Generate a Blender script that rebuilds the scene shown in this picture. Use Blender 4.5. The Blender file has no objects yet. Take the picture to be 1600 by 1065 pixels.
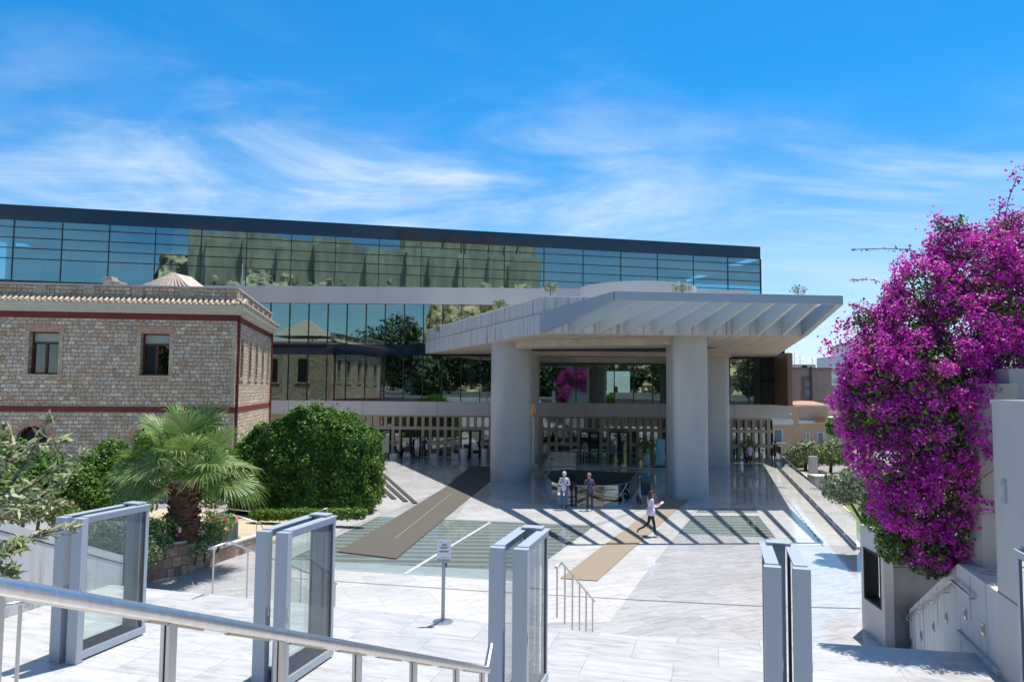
import bpy, bmesh, math, random
import numpy as np
from mathutils import Vector, Matrix, geometry
R = math.radians
C = bpy.context.scene.collection
sc = bpy.context.scene

# ------------------------------------------------------------------ camera
EYE = Vector((0, 0, 5.5)); PITCH = math.atan(76 / 1150); ROLL = 0.0095
CM = Matrix.Rotation(R(90) + PITCH, 3, 'X') @ Matrix.Rotation(ROLL, 3, 'Z')
cam = bpy.data.cameras.new('camera'); camo = bpy.data.objects.new('camera', cam); C.objects.link(camo)
cam.sensor_width = 36; cam.lens = 1150 / 1600 * 36; cam.clip_start = .05; cam.clip_end = 4000
camo.matrix_world = Matrix.Translation(EYE) @ CM.to_4x4(); sc.camera = camo

# ------------------------------------------------------------------ sky, sun, exposure
SUN = Vector((.21, .25, 1)).normalized()
w = bpy.data.worlds.new('World'); sc.world = w; w.use_nodes = True
nt = w.node_tree; N = nt.nodes; L = nt.links; N.clear()
out = N.new('ShaderNodeOutputWorld'); bg = N.new('ShaderNodeBackground'); L.new(bg.outputs[0], out.inputs[0])
sky = N.new('ShaderNodeTexSky'); sky.sky_type = 'NISHITA'; sky.sun_disc = False
sky.sun_elevation = math.asin(SUN.z); sky.sun_rotation = math.atan2(SUN.x, SUN.y)
sky.air_density = 1.0; sky.dust_density = .25; sky.ozone_density = 2.2
tc = N.new('ShaderNodeTexCoord'); sep = N.new('ShaderNodeSeparateXYZ'); L.new(tc.outputs['Generated'], sep.inputs[0])
def mth(op, a, b=None, c=None, clamp=False):
    n = N.new('ShaderNodeMath'); n.operation = op; n.use_clamp = clamp
    for i, v in enumerate((a, b, c)):
        if v is None: continue
        if isinstance(v, (int, float)): n.inputs[i].default_value = v
        else: L.new(v, n.inputs[i])
    return n.outputs[0]
def mrange(v, a, b, c=0, d=1):
    n = N.new('ShaderNodeMapRange'); n.interpolation_type = 'SMOOTHSTEP'; L.new(v, n.inputs[0])
    for i, x in enumerate((a, b, c, d)): n.inputs[i + 1].default_value = x
    return n.outputs[0]
# deepen the blue in the visible band, leave the horizon pale
tn = N.new('ShaderNodeMix'); tn.data_type = 'RGBA'; L.new(mrange(sep.outputs[2], 0, .42), tn.inputs[0]); tn.inputs[6].default_value = (.74, 1.0, 1.18, 1); tn.inputs[7].default_value = (.13, .92, 1.36, 1)
tn2 = N.new('ShaderNodeMix'); tn2.data_type = 'RGBA'; L.new(mrange(sep.outputs[2], .5, .78), tn2.inputs[0]); L.new(tn.outputs[2], tn2.inputs[6]); tn2.inputs[7].default_value = (.98, 1.0, 1.0, 1)  # unseen overhead sky added near neutral, to keep the shade from turning blue
hs = N.new('ShaderNodeMix'); hs.data_type = 'RGBA'; hs.blend_type = 'MULTIPLY'; hs.inputs[0].default_value = 1; L.new(sky.outputs[0], hs.inputs[6]); L.new(tn2.outputs[2], hs.inputs[7])
# cirrus: noise on a cloud plane (direction divided by height)
zz = mth('ADD', mth('MAXIMUM', sep.outputs[2], 0), .10)
cx = mth('DIVIDE', sep.outputs[0], zz); cy = mth('DIVIDE', sep.outputs[1], zz)
cmb = N.new('ShaderNodeCombineXYZ'); L.new(cx, cmb.inputs[0]); L.new(cy, cmb.inputs[1])
mp = N.new('ShaderNodeMapping'); mp.inputs['Rotation'].default_value = (0, 0, R(24)); mp.inputs['Scale'].default_value = (.5, 1.35, 1); mp.inputs['Location'].default_value = (1.3, 2.1, 0)
L.new(cmb.outputs[0], mp.inputs[0])
n1 = N.new('ShaderNodeTexNoise'); n1.inputs['Scale'].default_value = 1.1; n1.inputs['Detail'].default_value = 9; n1.inputs['Roughness'].default_value = .62; n1.inputs['Distortion'].default_value = .7
L.new(mp.outputs[0], n1.inputs['Vector'])
n2 = N.new('ShaderNodeTexNoise'); n2.inputs['Scale'].default_value = .42; n2.inputs['Detail'].default_value = 3; L.new(cmb.outputs[0], n2.inputs['Vector'])
cl = mth('MULTIPLY', mrange(n1.outputs[0], .47, .80), mrange(n2.outputs[0], .36, .62))
cl = mth('MULTIPLY', cl, mrange(sep.outputs[2], .46, .22))
az = mth('ARCTAN2', sep.outputs[0], sep.outputs[1])
# a brighter bank just above the roof and a veil low on the right
bank = mth('MULTIPLY', mrange(mth('ABSOLUTE', mth('SUBTRACT', sep.outputs[2], .245)), .13, .01), mrange(mth('ABSOLUTE', mth('SUBTRACT', az, -.12)), .62, .10))
c2 = N.new('ShaderNodeCombineXYZ'); L.new(az, c2.inputs[0]); L.new(sep.outputs[2], c2.inputs[1])
mp2 = N.new('ShaderNodeMapping'); mp2.inputs['Rotation'].default_value = (0, 0, R(-16)); mp2.inputs['Scale'].default_value = (3.2, 10, 1); L.new(c2.outputs[0], mp2.inputs[0])
n3 = N.new('ShaderNodeTexNoise'); n3.inputs['Scale'].default_value = 1.0; n3.inputs['Detail'].default_value = 8; n3.inputs['Roughness'].default_value = .58; n3.inputs['Distortion'].default_value = .5; L.new(mp2.outputs[0], n3.inputs['Vector'])
bank = mth('MULTIPLY', bank, mrange(n3.outputs[0], .34, .72))
wisp = mth('MULTIPLY', mrange(n3.outputs[0], .46, .82), mrange(sep.outputs[2], .50, .26)); wisp = mth('MULTIPLY', wisp, mrange(az, .45, -.1, .35, 1))
veil = mth('MULTIPLY', mrange(sep.outputs[2], .30, .0), mrange(az, -.55, .5, .25, 1))
veil = mth('MULTIPLY', veil, mrange(n1.outputs[0], .2, .75, .55, 1))
tot = mth('ADD', mth('MULTIPLY', cl, .8), mth('MULTIPLY', bank, .78)); tot = mth('ADD', tot, mth('MULTIPLY', wisp, .38)); tot = mth('ADD', tot, mth('MULTIPLY', veil, .72), clamp=True)
mx = N.new('ShaderNodeMix'); mx.data_type = 'RGBA'; L.new(tot, mx.inputs[0]); L.new(hs.outputs[2], mx.inputs[6])
mx.inputs[7].default_value = (6.6, 7.6, 8.6, 1)
L.new(mx.outputs[2], bg.inputs[0]); bg.inputs[1].default_value = .096
sd = bpy.data.lights.new('sun', 'SUN'); so = bpy.data.objects.new('sun', sd); C.objects.link(so)
sd.energy = 5.0; sd.angle = R(.5); sd.color = (1, .955, .89)
so.rotation_euler = SUN.to_track_quat('Z', 'Y').to_euler(); so.location = (30, 40, 80)
sc.view_settings.view_transform = 'Standard'; sc.view_settings.look = 'None'; sc.view_settings.exposure = .42; sc.view_settings.gamma = 1
cy_ = sc.cycles; cy_.use_denoising = True; cy_.max_bounces = 8; cy_.diffuse_bounces = 3; cy_.glossy_bounces = 4; cy_.transmission_bounces = 4; cy_.transparent_max_bounces = 14
cy_.caustics_reflective = False; cy_.caustics_refractive = False; cy_.sample_clamp_indirect = 6

# ------------------------------------------------------------------ point helpers (photo sight lines -> metres)
def ray(px, py): return CM @ Vector(((px - 800) / 1150, -(py - 532.5) / 1150, -1))
def G(px, py, z=0):
    d = ray(px, py); t = (z - EYE.z) / d.z; return EYE + d * t
def D(px, py, Y):
    d = ray(px, py); return EYE + d * (Y / d.y)
A1 = Vector((.963, -.268, 0)).normalized(); A2 = Vector((.268, .963, 0)).normalized()
def E(a, b, z=0): v = A1 * a + A2 * b; return Vector((v.x, v.y, z))
TZ = 1.4   # terrace height

# ------------------------------------------------------------------ materials
def mat(name, col, rough=.6, metal=0, spec=.5, alt=None, scale=4, detail=5, bump=0, bscale=None, rot=None, stretch=None, contrast=(.35, .65), island=0, trans=0, coat=0, fine=None):
    m = bpy.data.materials.new(name); m.use_nodes = True; n = m.node_tree.nodes; l = m.node_tree.links
    p = n['Principled BSDF']; p.inputs['Base Color'].default_value = (*col, 1); p.inputs['Roughness'].default_value = rough; p.inputs['Metallic'].default_value = metal
    p.inputs['Specular IOR Level'].default_value = spec; p.inputs['Coat Weight'].default_value = coat
    t = n.new('ShaderNodeTexCoord'); mpn = n.new('ShaderNodeMapping'); l.new(t.outputs['Object'], mpn.inputs[0])
    if stretch: mpn.inputs['Scale'].default_value = stretch
    if rot: mpn.inputs['Rotation'].default_value = rot
    colsock = None
    if alt:
        no = n.new('ShaderNodeTexNoise'); no.inputs['Scale'].default_value = scale; no.inputs['Detail'].default_value = detail; no.inputs['Roughness'].default_value = .6; l.new(mpn.outputs[0], no.inputs['Vector'])
        cr = n.new('ShaderNodeValToRGB'); cr.color_ramp.elements[0].position = contrast[0]; cr.color_ramp.elements[1].position = contrast[1]
        cr.color_ramp.elements[0].color = (*col, 1); cr.color_ramp.elements[1].color = (*alt, 1); l.new(no.outputs[0], cr.inputs[0]); colsock = cr.outputs[0]
    if island:
        g = n.new('ShaderNodeNewGeometry'); h = n.new('ShaderNodeHueSaturation'); mr = n.new('ShaderNodeMapRange'); l.new(g.outputs['Random Per Island'], mr.inputs[0])
        mr.inputs[3].default_value = 1 - island; mr.inputs[4].default_value = 1 + island; l.new(mr.outputs[0], h.inputs['Value'])
        mr2 = n.new('ShaderNodeMapRange'); mu = n.new('ShaderNodeMath'); mu.operation = 'FRACT'; mu2 = n.new('ShaderNodeMath'); mu2.operation = 'MULTIPLY'; mu2.inputs[1].default_value = 7.31
        l.new(g.outputs['Random Per Island'], mu2.inputs[0]); l.new(mu2.outputs[0], mu.inputs[0]); l.new(mu.outputs[0], mr2.inputs[0]); mr2.inputs[3].default_value = .485; mr2.inputs[4].default_value = .515; l.new(mr2.outputs[0], h.inputs['Hue'])
        if colsock: l.new(colsock, h.inputs['Color'])
        else: h.inputs['Color'].default_value = (*col, 1)
        colsock = h.outputs[0]
    if colsock: l.new(colsock, p.inputs['Base Color'])
    if bump:
        nb = n.new('ShaderNodeTexNoise'); nb.inputs['Scale'].default_value = bscale or scale * 3; nb.inputs['Detail'].default_value = 6; l.new(t.outputs['Object'], nb.inputs['Vector'])
        b = n.new('ShaderNodeBump'); b.inputs['Strength'].default_value = bump; b.inputs['Distance'].default_value = .02; l.new(nb.outputs[0], b.inputs['Height']); l.new(b.outputs[0], p.inputs['Normal'])
    if trans:
        o = n['Material Output']; tr = n.new('ShaderNodeBsdfTranslucent'); ms = n.new('ShaderNodeMixShader'); ms.inputs[0].default_value = trans
        if colsock: l.new(colsock, tr.inputs[0])
        else: tr.inputs[0].default_value = (*col, 1)
        l.new(p.outputs[0], ms.inputs[1]); l.new(tr.outputs[0], ms.inputs[2]); l.new(ms.outputs[0], o.inputs[0])
    return m
def glass(name, tint=(.8, .9, .88), refl=.08, rcol=(1, 1, 1), rough=0, ior=1.5, wav=0):
    """thin architectural pane: tinted pass-through plus a mirror share that rises at grazing angles"""
    m = bpy.data.materials.new(name); m.use_nodes = True; n = m.node_tree.nodes; l = m.node_tree.links; n.remove(n['Principled BSDF'])
    o = n['Material Output']; tr = n.new('ShaderNodeBsdfTransparent'); tr.inputs[0].default_value = (*tint, 1)
    gl = n.new('ShaderNodeBsdfGlossy'); gl.inputs['Color'].default_value = (*rcol, 1); gl.inputs['Roughness'].default_value = rough
    fr = n.new('ShaderNodeFresnel'); fr.inputs[0].default_value = ior
    mr = n.new('ShaderNodeMapRange'); mr.inputs[1].default_value = .04; mr.inputs[2].default_value = 1; mr.inputs[3].default_value = refl; mr.inputs[4].default_value = 1
    l.new(fr.outputs[0], mr.inputs[0]); ms = n.new('ShaderNodeMixShader'); l.new(mr.outputs[0], ms.inputs[0]); l.new(tr.outputs[0], ms.inputs[1]); l.new(gl.outputs[0], ms.inputs[2]); l.new(ms.outputs[0], o.inputs[0])
    if wav:
        t = n.new('ShaderNodeTexCoord'); no = n.new('ShaderNodeTexNoise'); no.inputs['Scale'].default_value = .55; no.inputs['Detail'].default_value = 1; l.new(t.outputs['Object'], no.inputs['Vector'])
        b = n.new('ShaderNodeBump'); b.inputs['Strength'].default_value = wav; b.inputs['Distance'].default_value = .05; l.new(no.outputs[0], b.inputs['Height']); l.new(b.outputs[0], gl.inputs['Normal']); 
    return m
def blocks(name, cols, mortar, bw, bh, ms=.02, rough=.85, vert=True, bump=.5, offs=.5, vary=1.5):
    """coursed stone / tiles: brick pattern on x+y and z for walls, on x, y for floors"""
    m = bpy.data.materials.new(name); m.use_nodes = True; n = m.node_tree.nodes; l = m.node_tree.links; p = n['Principled BSDF']; p.inputs['Roughness'].default_value = rough
    t = n.new('ShaderNodeTexCoord'); s = n.new('ShaderNodeSeparateXYZ'); l.new(t.outputs['Object'], s.inputs[0]); c = n.new('ShaderNodeCombineXYZ')
    if vert:
        a = n.new('ShaderNodeMath'); l.new(s.outputs[0], a.inputs[0]); l.new(s.outputs[1], a.inputs[1]); l.new(a.outputs[0], c.inputs[0]); l.new(s.outputs[2], c.inputs[1])
    else: l.new(s.outputs[0], c.inputs[0]); l.new(s.outputs[1], c.inputs[1])
    wn = n.new('ShaderNodeTexNoise'); wn.inputs['Scale'].default_value = 3; l.new(t.outputs['Object'], wn.inputs['Vector'])
    sc_ = n.new('ShaderNodeVectorMath'); sc_.operation = 'SCALE'; sc_.inputs['Scale'].default_value = .10 * min(1, bw * 2); l.new(wn.outputs['Color'], sc_.inputs[0])
    ad = n.new('ShaderNodeVectorMath'); l.new(c.outputs[0], ad.inputs[0]); l.new(sc_.outputs[0], ad.inputs[1])
    b = n.new('ShaderNodeTexBrick'); l.new(ad.outputs[0], b.inputs['Vector']); b.offset = offs; b.squash = .72 if vert and bw > .3 else 1; b.squash_frequency = 3; b.inputs['Scale'].default_value = 1; b.inputs['Brick Width'].default_value = bw; b.inputs['Row Height'].default_value = bh
    b.inputs['Mortar Size'].default_value = ms; b.inputs['Mortar Smooth'].default_value = .3; b.inputs['Bias'].default_value = 0
    b.inputs['Color1'].default_value = (0, 0, 0, 1); b.inputs['Color2'].default_value = (1, 1, 1, 1); b.inputs['Mortar'].default_value = (.5, .5, .5, 1)
    cr = n.new('ShaderNodeValToRGB'); l.new(b.outputs['Color'], cr.inputs[0]); e = cr.color_ramp.elements
    while len(e) < len(cols): e.new(.5)
    for i, cc in enumerate(cols): e[i].position = i / max(1, len(cols) - 1); e[i].color = (*cc, 1)
    no = n.new('ShaderNodeTexNoise'); no.inputs['Scale'].default_value = 9; no.inputs['Detail'].default_value = 6; l.new(t.outputs['Object'], no.inputs['Vector'])
    mr = n.new('ShaderNodeMapRange'); l.new(no.outputs[0], mr.inputs[0]); mr.inputs[1].default_value = .3; mr.inputs[2].default_value = .7; mr.inputs[3].default_value = 1 - .28 * vary / 1.5; mr.inputs[4].default_value = 1 + .22 * vary / 1.5
    h = n.new('ShaderNodeHueSaturation'); l.new(cr.outputs[0], h.inputs['Color']); l.new(mr.outputs[0], h.inputs['Value'])
    mi = n.new('ShaderNodeMix'); mi.data_type = 'RGBA'; l.new(b.outputs['Fac'], mi.inputs[0]); l.new(h.outputs[0], mi.inputs[6]); mi.inputs[7].default_value = (*mortar, 1); l.new(mi.outputs[2], p.inputs['Base Color'])
    if bump:
        sb = n.new('ShaderNodeMath'); sb.operation = 'MULTIPLY_ADD'; l.new(b.outputs['Fac'], sb.inputs[0]); sb.inputs[1].default_value = -1; l.new(no.outputs[0], sb.inputs[2])
        bp = n.new('ShaderNodeBump'); bp.inputs['Strength'].default_value = bump; bp.inputs['Distance'].default_value = .03; l.new(sb.outputs[0], bp.inputs['Height']); l.new(bp.outputs[0], p.inputs['Normal'])
    return m
def marble(name, c1, c2, vein, tw=1.35, th=.9, rot=0, rough=.16, ms=.006):
    m = bpy.data.materials.new(name); m.use_nodes = True; n = m.node_tree.nodes; l = m.node_tree.links; p = n['Principled BSDF']
    t = n.new('ShaderNodeTexCoord'); mpn = n.new('ShaderNodeMapping'); mpn.inputs['Rotation'].default_value = (0, 0, rot); l.new(t.outputs['Object'], mpn.inputs[0])
    b = n.new('ShaderNodeTexBrick'); l.new(mpn.outputs[0], b.inputs['Vector']); b.inputs['Scale'].default_value = 1; b.inputs['Brick Width'].default_value = tw; b.inputs['Row Height'].default_value = th; b.inputs['Mortar Size'].default_value = ms; b.inputs['Mortar Smooth'].default_value = 0
    b.inputs['Color1'].default_value = (0, 0, 0, 1); b.inputs['Color2'].default_value = (1, 1, 1, 1); b.inputs['Mortar'].default_value = (.5, .5, .5, 1)
    # each slab shifts its veining
    sv = n.new('ShaderNodeVectorMath'); sv.operation = 'SCALE'; sv.inputs['Scale'].default_value = 3.0; l.new(b.outputs['Color'], sv.inputs[0]); av = n.new('ShaderNodeVectorMath'); l.new(mpn.outputs[0], av.inputs[0]); l.new(sv.outputs[0], av.inputs[1])
    m2 = n.new('ShaderNodeMapping'); m2.inputs['Rotation'].default_value = (0, 0, R(14)); m2.inputs['Scale'].default_value = (.9, 3.4, 1); l.new(av.outputs[0], m2.inputs[0])
    no = n.new('ShaderNodeTexNoise'); no.inputs['Scale'].default_value = 1.1; no.inputs['Detail'].default_value = 9; no.inputs['Roughness'].default_value = .66; no.inputs['Distortion'].default_value = 1.6; l.new(m2.outputs[0], no.inputs['Vector'])
    cr = n.new('ShaderNodeValToRGB'); e = cr.color_ramp.elements; e[0].position = .36; e[0].color = (*vein, 1); e[1].position = .66; e[1].color = (*c2, 1); q = e.new(.47); q.color = (*c1, 1); l.new(no.outputs[0], cr.inputs[0])
    h = n.new('ShaderNodeHueSaturation'); mr = n.new('ShaderNodeMapRange'); mr.inputs[3].default_value = .92; mr.inputs[4].default_value = 1.06; l.new(b.outputs['Color'], mr.inputs[0]); l.new(mr.outputs[0], h.inputs['Value']); l.new(cr.outputs[0], h.inputs['Color'])
    big = n.new('ShaderNodeTexNoise'); big.inputs['Scale'].default_value = .22; big.inputs['Detail'].default_value = 4; l.new(t.outputs['Object'], big.inputs['Vector'])
    mb = n.new('ShaderNodeMapRange'); l.new(big.outputs[0], mb.inputs[0]); mb.inputs[1].default_value = .3; mb.inputs[2].default_value = .7; mb.inputs[3].default_value = .9; mb.inputs[4].default_value = 1.05
    h2 = n.new('ShaderNodeHueSaturation'); l.new(h.outputs[0], h2.inputs['Color']); l.new(mb.outputs[0], h2.inputs['Value'])
    mi = n.new('ShaderNodeMix'); mi.data_type = 'RGBA'; l.new(b.outputs['Fac'], mi.inputs[0]); l.new(h2.outputs[0], mi.inputs[6]); mi.inputs[7].default_value = (*[x * .8 for x in vein], 1); l.new(mi.outputs[2], p.inputs['Base Color'])
    mr3 = n.new('ShaderNodeMapRange'); l.new(no.outputs[0], mr3.inputs[0]); mr3.inputs[3].default_value = rough * .7; mr3.inputs[4].default_value = rough * 1.5; l.new(mr3.outputs[0], p.inputs['Roughness']); p.inputs['IOR'].default_value = 1.5
    return m

M = {}
M['marble'] = marble('marble_paving', (.45, .45, .46), (.53, .53, .54), (.36, .36, .375), 1.5, .75, rot=R(-22), rough=.07)
M['marble_white'] = marble('pale_marble_paving', (.58, .575, .57), (.66, .655, .65), (.48, .48, .485), 1.4, 1.1, rot=R(-22), rough=.08)
M['terrace'] = marble('terrace_marble', (.46, .46, .46), (.545, .54, .54), (.36, .365, .375), 1.3, .9, rot=R(15.5), rough=.3)
M['conc'] = mat('fair_faced_concrete', (.54, .53, .51), .75, alt=(.45, .44, .42), scale=.8, bump=.15, bscale=14, contrast=(.3, .7))
M['conc_stain'] = mat('streaked_concrete', (.58, .57, .56), .8, alt=(.17, .17, .17), scale=1.0, detail=5, stretch=(5, 5, .22), contrast=(.52, .72), bump=.1, bscale=14)
M['conc_col'] = mat('column_concrete', (.50, .50, .49), .55, alt=(.41, .41, .40), scale=.9, stretch=(1, 1, .35), contrast=(.32, .7), bump=.06, bscale=10)
M['soffit'] = mat('boarded_concrete_soffit', (.62, .54, .44), .8, alt=(.46, .40, .32), scale=1.2, stretch=(.4, 3, 1), contrast=(.35, .65), bump=.1)
M['band'] = mat('pale_wall_panel', (.60, .58, .575), .6, alt=(.53, .51, .50), scale=.5, stretch=(1, 1, .3), contrast=(.3, .7))
M['beige'] = mat('beige_stone_panel', (.46, .38, .29), .6, alt=(.38, .31, .235), scale=1.5, contrast=(.3, .7))
M['steel_bounce'] = mat('louvre_steel_bounce_lit', (.56, .61, .60), .45, alt=(.52, .565, .56), scale=.6, contrast=(.3, .7))  # same steel made paler, painting bounced light on the louvres
M['steel_paint'] = mat('painted_steel', (.34, .41, .48), .42, alt=(.31, .375, .44), scale=.6, contrast=(.3, .7))
M['steel_gate'] = mat('painted_aluminium', (.38, .43, .49), .36, alt=(.355, .405, .465), scale=2, contrast=(.3, .7))
M['inox'] = mat('brushed_steel', (.62, .60, .58), .36, metal=1, alt=(.52, .50, .48), scale=30, stretch=(1, 1, .05), contrast=(.3, .7))
M['dark'] = mat('dark_metal', (.02, .022, .025), .35)
M['navy'] = mat('navy_glass_band', (.004, .016, .034), .05, spec=.6, alt=(.009, .024, .045), scale=.3)
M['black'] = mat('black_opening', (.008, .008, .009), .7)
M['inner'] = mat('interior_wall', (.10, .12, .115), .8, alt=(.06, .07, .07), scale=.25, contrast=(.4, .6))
M['inner_pale'] = mat('gallery_core_wall', (.34, .40, .42), .7, alt=(.22, .27, .30), scale=.2, stretch=(1.6, 1, .3), contrast=(.4, .6))
M['white'] = mat('white_plaster', (.72, .72, .72), .5, alt=(.66, .66, .66), scale=2)
M['gl_top'] = glass('gallery_glass', (.24, .50, .62), .34, (.50, .80, .86), wav=.05)
M['gl_mid'] = glass('facade_glass', (.32, .45, .44), .34, (.66, .88, .84), wav=.04)
M['gl_small'] = glass('small_window_glass', (.2, .25, .25), .36, (.8, .9, .9))
M['gl_rail'] = glass('balustrade_glass', (.72, .86, .79), .10)
M['gl_well'] = glass('curved_balustrade_glass', (.30, .36, .34), .15)
M['gl_gate'] = glass('gate_glass', (.93, .965, .955), .06)
M['gl_floor'] = glass('walk_on_glass', (.74, .82, .81), .20, (.92, 1, 1), rough=.02)
def haze_mix(m, col, f):
    n = m.node_tree.nodes; l = m.node_tree.links; o = n['Material Output']; src = o.inputs[0].links[0].from_socket
    d = n.new('ShaderNodeBsdfDiffuse'); d.inputs[0].default_value = (*col, 1); ms = n.new('ShaderNodeMixShader'); ms.inputs[0].default_value = f; l.new(src, ms.inputs[1]); l.new(d.outputs[0], ms.inputs[2]); l.new(ms.outputs[0], o.inputs[0])
haze_mix(M['gl_floor'], (.42, .48, .48), .24); haze_mix(M['gl_gate'], (.6, .65, .66), .02)  # floor glass: reflected haze mixed in as pale diffuse colour
M['fin'] = mat('glass_floor_beam', (.52, .57, .52), .5, alt=(.42, .47, .43), scale=3)
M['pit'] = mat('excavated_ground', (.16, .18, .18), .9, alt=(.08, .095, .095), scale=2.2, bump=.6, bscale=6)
M['frost'] = mat('frosted_floor_panel', (.30, .36, .37), .25, alt=(.26, .32, .33), scale=1.5)
M['mat_grey'] = mat('grey_brown_carpet', (.080, .073, .060), .95, alt=(.115, .104, .086), scale=60, detail=2, bump=.4, bscale=120)
M['mat_tan'] = mat('tan_carpet', (.30, .245, .18), .95, alt=(.25, .20, .145), scale=60, detail=2, bump=.4, bscale=120)
M['riser_shade'] = mat('step_riser_shade', (.035, .035, .035), .7)  # near-black tone for the painted shade of step risers
M['drain'] = mat('steel_drain_grille', (.20, .20, .20), .6)
M['stone'] = blocks('coursed_rubble', [(.46, .32, .19), (.60, .47, .32), (.54, .46, .36), (.72, .62, .48), (.52, .38, .25), (.48, .42, .34)], (.29, .165, .11), .40, .20, .017, bump=.9, vary=2.2)
M['stone_plain'] = blocks('rubble_garden_wall', [(.22, .12, .09), (.36, .24, .18), (.45, .34, .26), (.30, .22, .19)], (.20, .15, .12), .42, .30, .02, bump=.9)
M['quoin'] = blocks('dressed_quoins', [(.50, .38, .27), (.58, .47, .36), (.46, .36, .27)], (.34, .22, .15), .6, .3, .012, bump=.3)
M['redband'] = mat('red_string_course', (.20, .030, .022), .7, alt=(.15, .024, .018), scale=2)
M['lintel'] = blocks('brick_lintel', [(.50, .25, .16), (.56, .31, .21), (.46, .23, .15)], (.50, .36, .27), .075, .3, .012, bump=.3)
M['cornice'] = mat('cream_cornice', (.62, .60, .50), .7, alt=(.52, .50, .42), scale=3, contrast=(.3, .7))
M['tile'] = mat('clay_tile', (.62, .53, .40), .8, alt=(.30, .22, .15), scale=5, contrast=(.3, .7), bump=.2)
M['tile_red'] = mat('terracotta_tile', (.50, .25, .15), .8, alt=(.40, .19, .11), scale=3, contrast=(.3, .7))
M['wood'] = mat('dark_red_wood', (.10, .028, .018), .5)
M['blind'] = mat('window_blind', (.34, .42, .38), .6)
M['winglass'] = glass('old_window_glass', (.10, .12, .09), .12)
M['bark'] = mat('bark', (.12, .085, .06), .9, alt=(.06, .045, .03), scale=8, stretch=(1, 1, .3), bump=.7)
M['palmbark'] = mat('palm_bark', (.15, .075, .045), .95, alt=(.07, .035, .02), scale=14, bump=.6)
M['leaf'] = mat('hedge_leaf', (.085, .20, .024), .6, spec=.3, island=.45, trans=.28, alt=(.17, .30, .045), scale=.7, contrast=(.42, .66))
M['leaf_dark'] = mat('ivy_leaf', (.040, .115, .020), .62, spec=.25, island=.55, trans=.2, alt=(.085, .20, .035), scale=.8, contrast=(.4, .65))
M['leaf_lime'] = mat('lime_leaf', (.17, .27, .04), .5, island=.35, trans=.35, alt=(.10, .21, .03), scale=1.2)
M['leaf_olive'] = mat('olive_leaf', (.23, .29, .11), .5, island=.4, trans=.15, alt=(.33, .35, .21), scale=3)
M['leaf_sage'] = mat('sage_leaf', (.26, .31, .20), .6, island=.35, trans=.15)
M['palmleaf'] = mat('palm_leaf', (.11, .22, .040), .5, island=.45, trans=.32, alt=(.24, .33, .10), scale=1.3, contrast=(.4, .6))
M['flower'] = mat('magenta_bract', (.74, .045, .54), .55, island=.55, trans=.4, alt=(.46, .018, .38), scale=1.6, contrast=(.4, .62))
M['flower_pink'] = mat('pink_bract', (.85, .22, .62), .55, island=.4, trans=.4)
M['rose'] = mat('pale_rose', (.75, .50, .38), .6, island=.3)
M['rose_red'] = mat('red_rose', (.70, .07, .05), .6, island=.3)
M['dry'] = mat('dry_leaf', (.30, .24, .09), .7, island=.4, trans=.2)
M['sand'] = mat('sandy_path', (.50, .42, .29), .95, alt=(.42, .35, .24), scale=2)
M['grass'] = mat('grass_ground', (.10, .17, .045), .95, alt=(.16, .21, .07), scale=1.5, bump=.5, bscale=30)
M['ground'] = mat('city_ground', (.30, .28, .25), .95, alt=(.22, .21, .19), scale=.4)
M['asph'] = mat('street_paving', (.12, .115, .11), .9, alt=(.09, .088, .085), scale=2)
M['pinkwall'] = mat('stained_pink_render', (.37, .265, .24), .9, alt=(.25, .20, .19), scale=.5, stretch=(1, 1, .4), contrast=(.4, .7))
M['peach'] = mat('peach_render', (.58, .42, .30), .85, alt=(.52, .38, .28), scale=1)
M['whitewall'] = mat('white_render', (.62, .63, .66), .85, alt=(.55, .56, .59), scale=.5)
M['shutter'] = mat('grey_blue_shutter', (.16, .22, .25), .6)
M['skin'] = mat('skin', (.55, .33, .23), .5)
M['rock'] = mat('sunlit_limestone', (.78, .64, .38), .95, alt=(.17, .145, .09), scale=.16, detail=10, stretch=(1, 1, .35), contrast=(.4, .62), bump=1, bscale=.5)
M['citadel'] = mat('citadel_wall_stone', (.78, .66, .42), .9, alt=(.45, .38, .26), scale=.2, detail=7, stretch=(1, 1, .3), contrast=(.35, .65))
M['forest'] = mat('wooded_slope_leaf', (.05, .09, .03), .8, island=.5, alt=(.10, .13, .05), scale=.1)
def flat(name, c, r=.6, metal=0):
    if name not in M: M[name] = mat(name, c, r, metal)
    return M[name]

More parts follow.
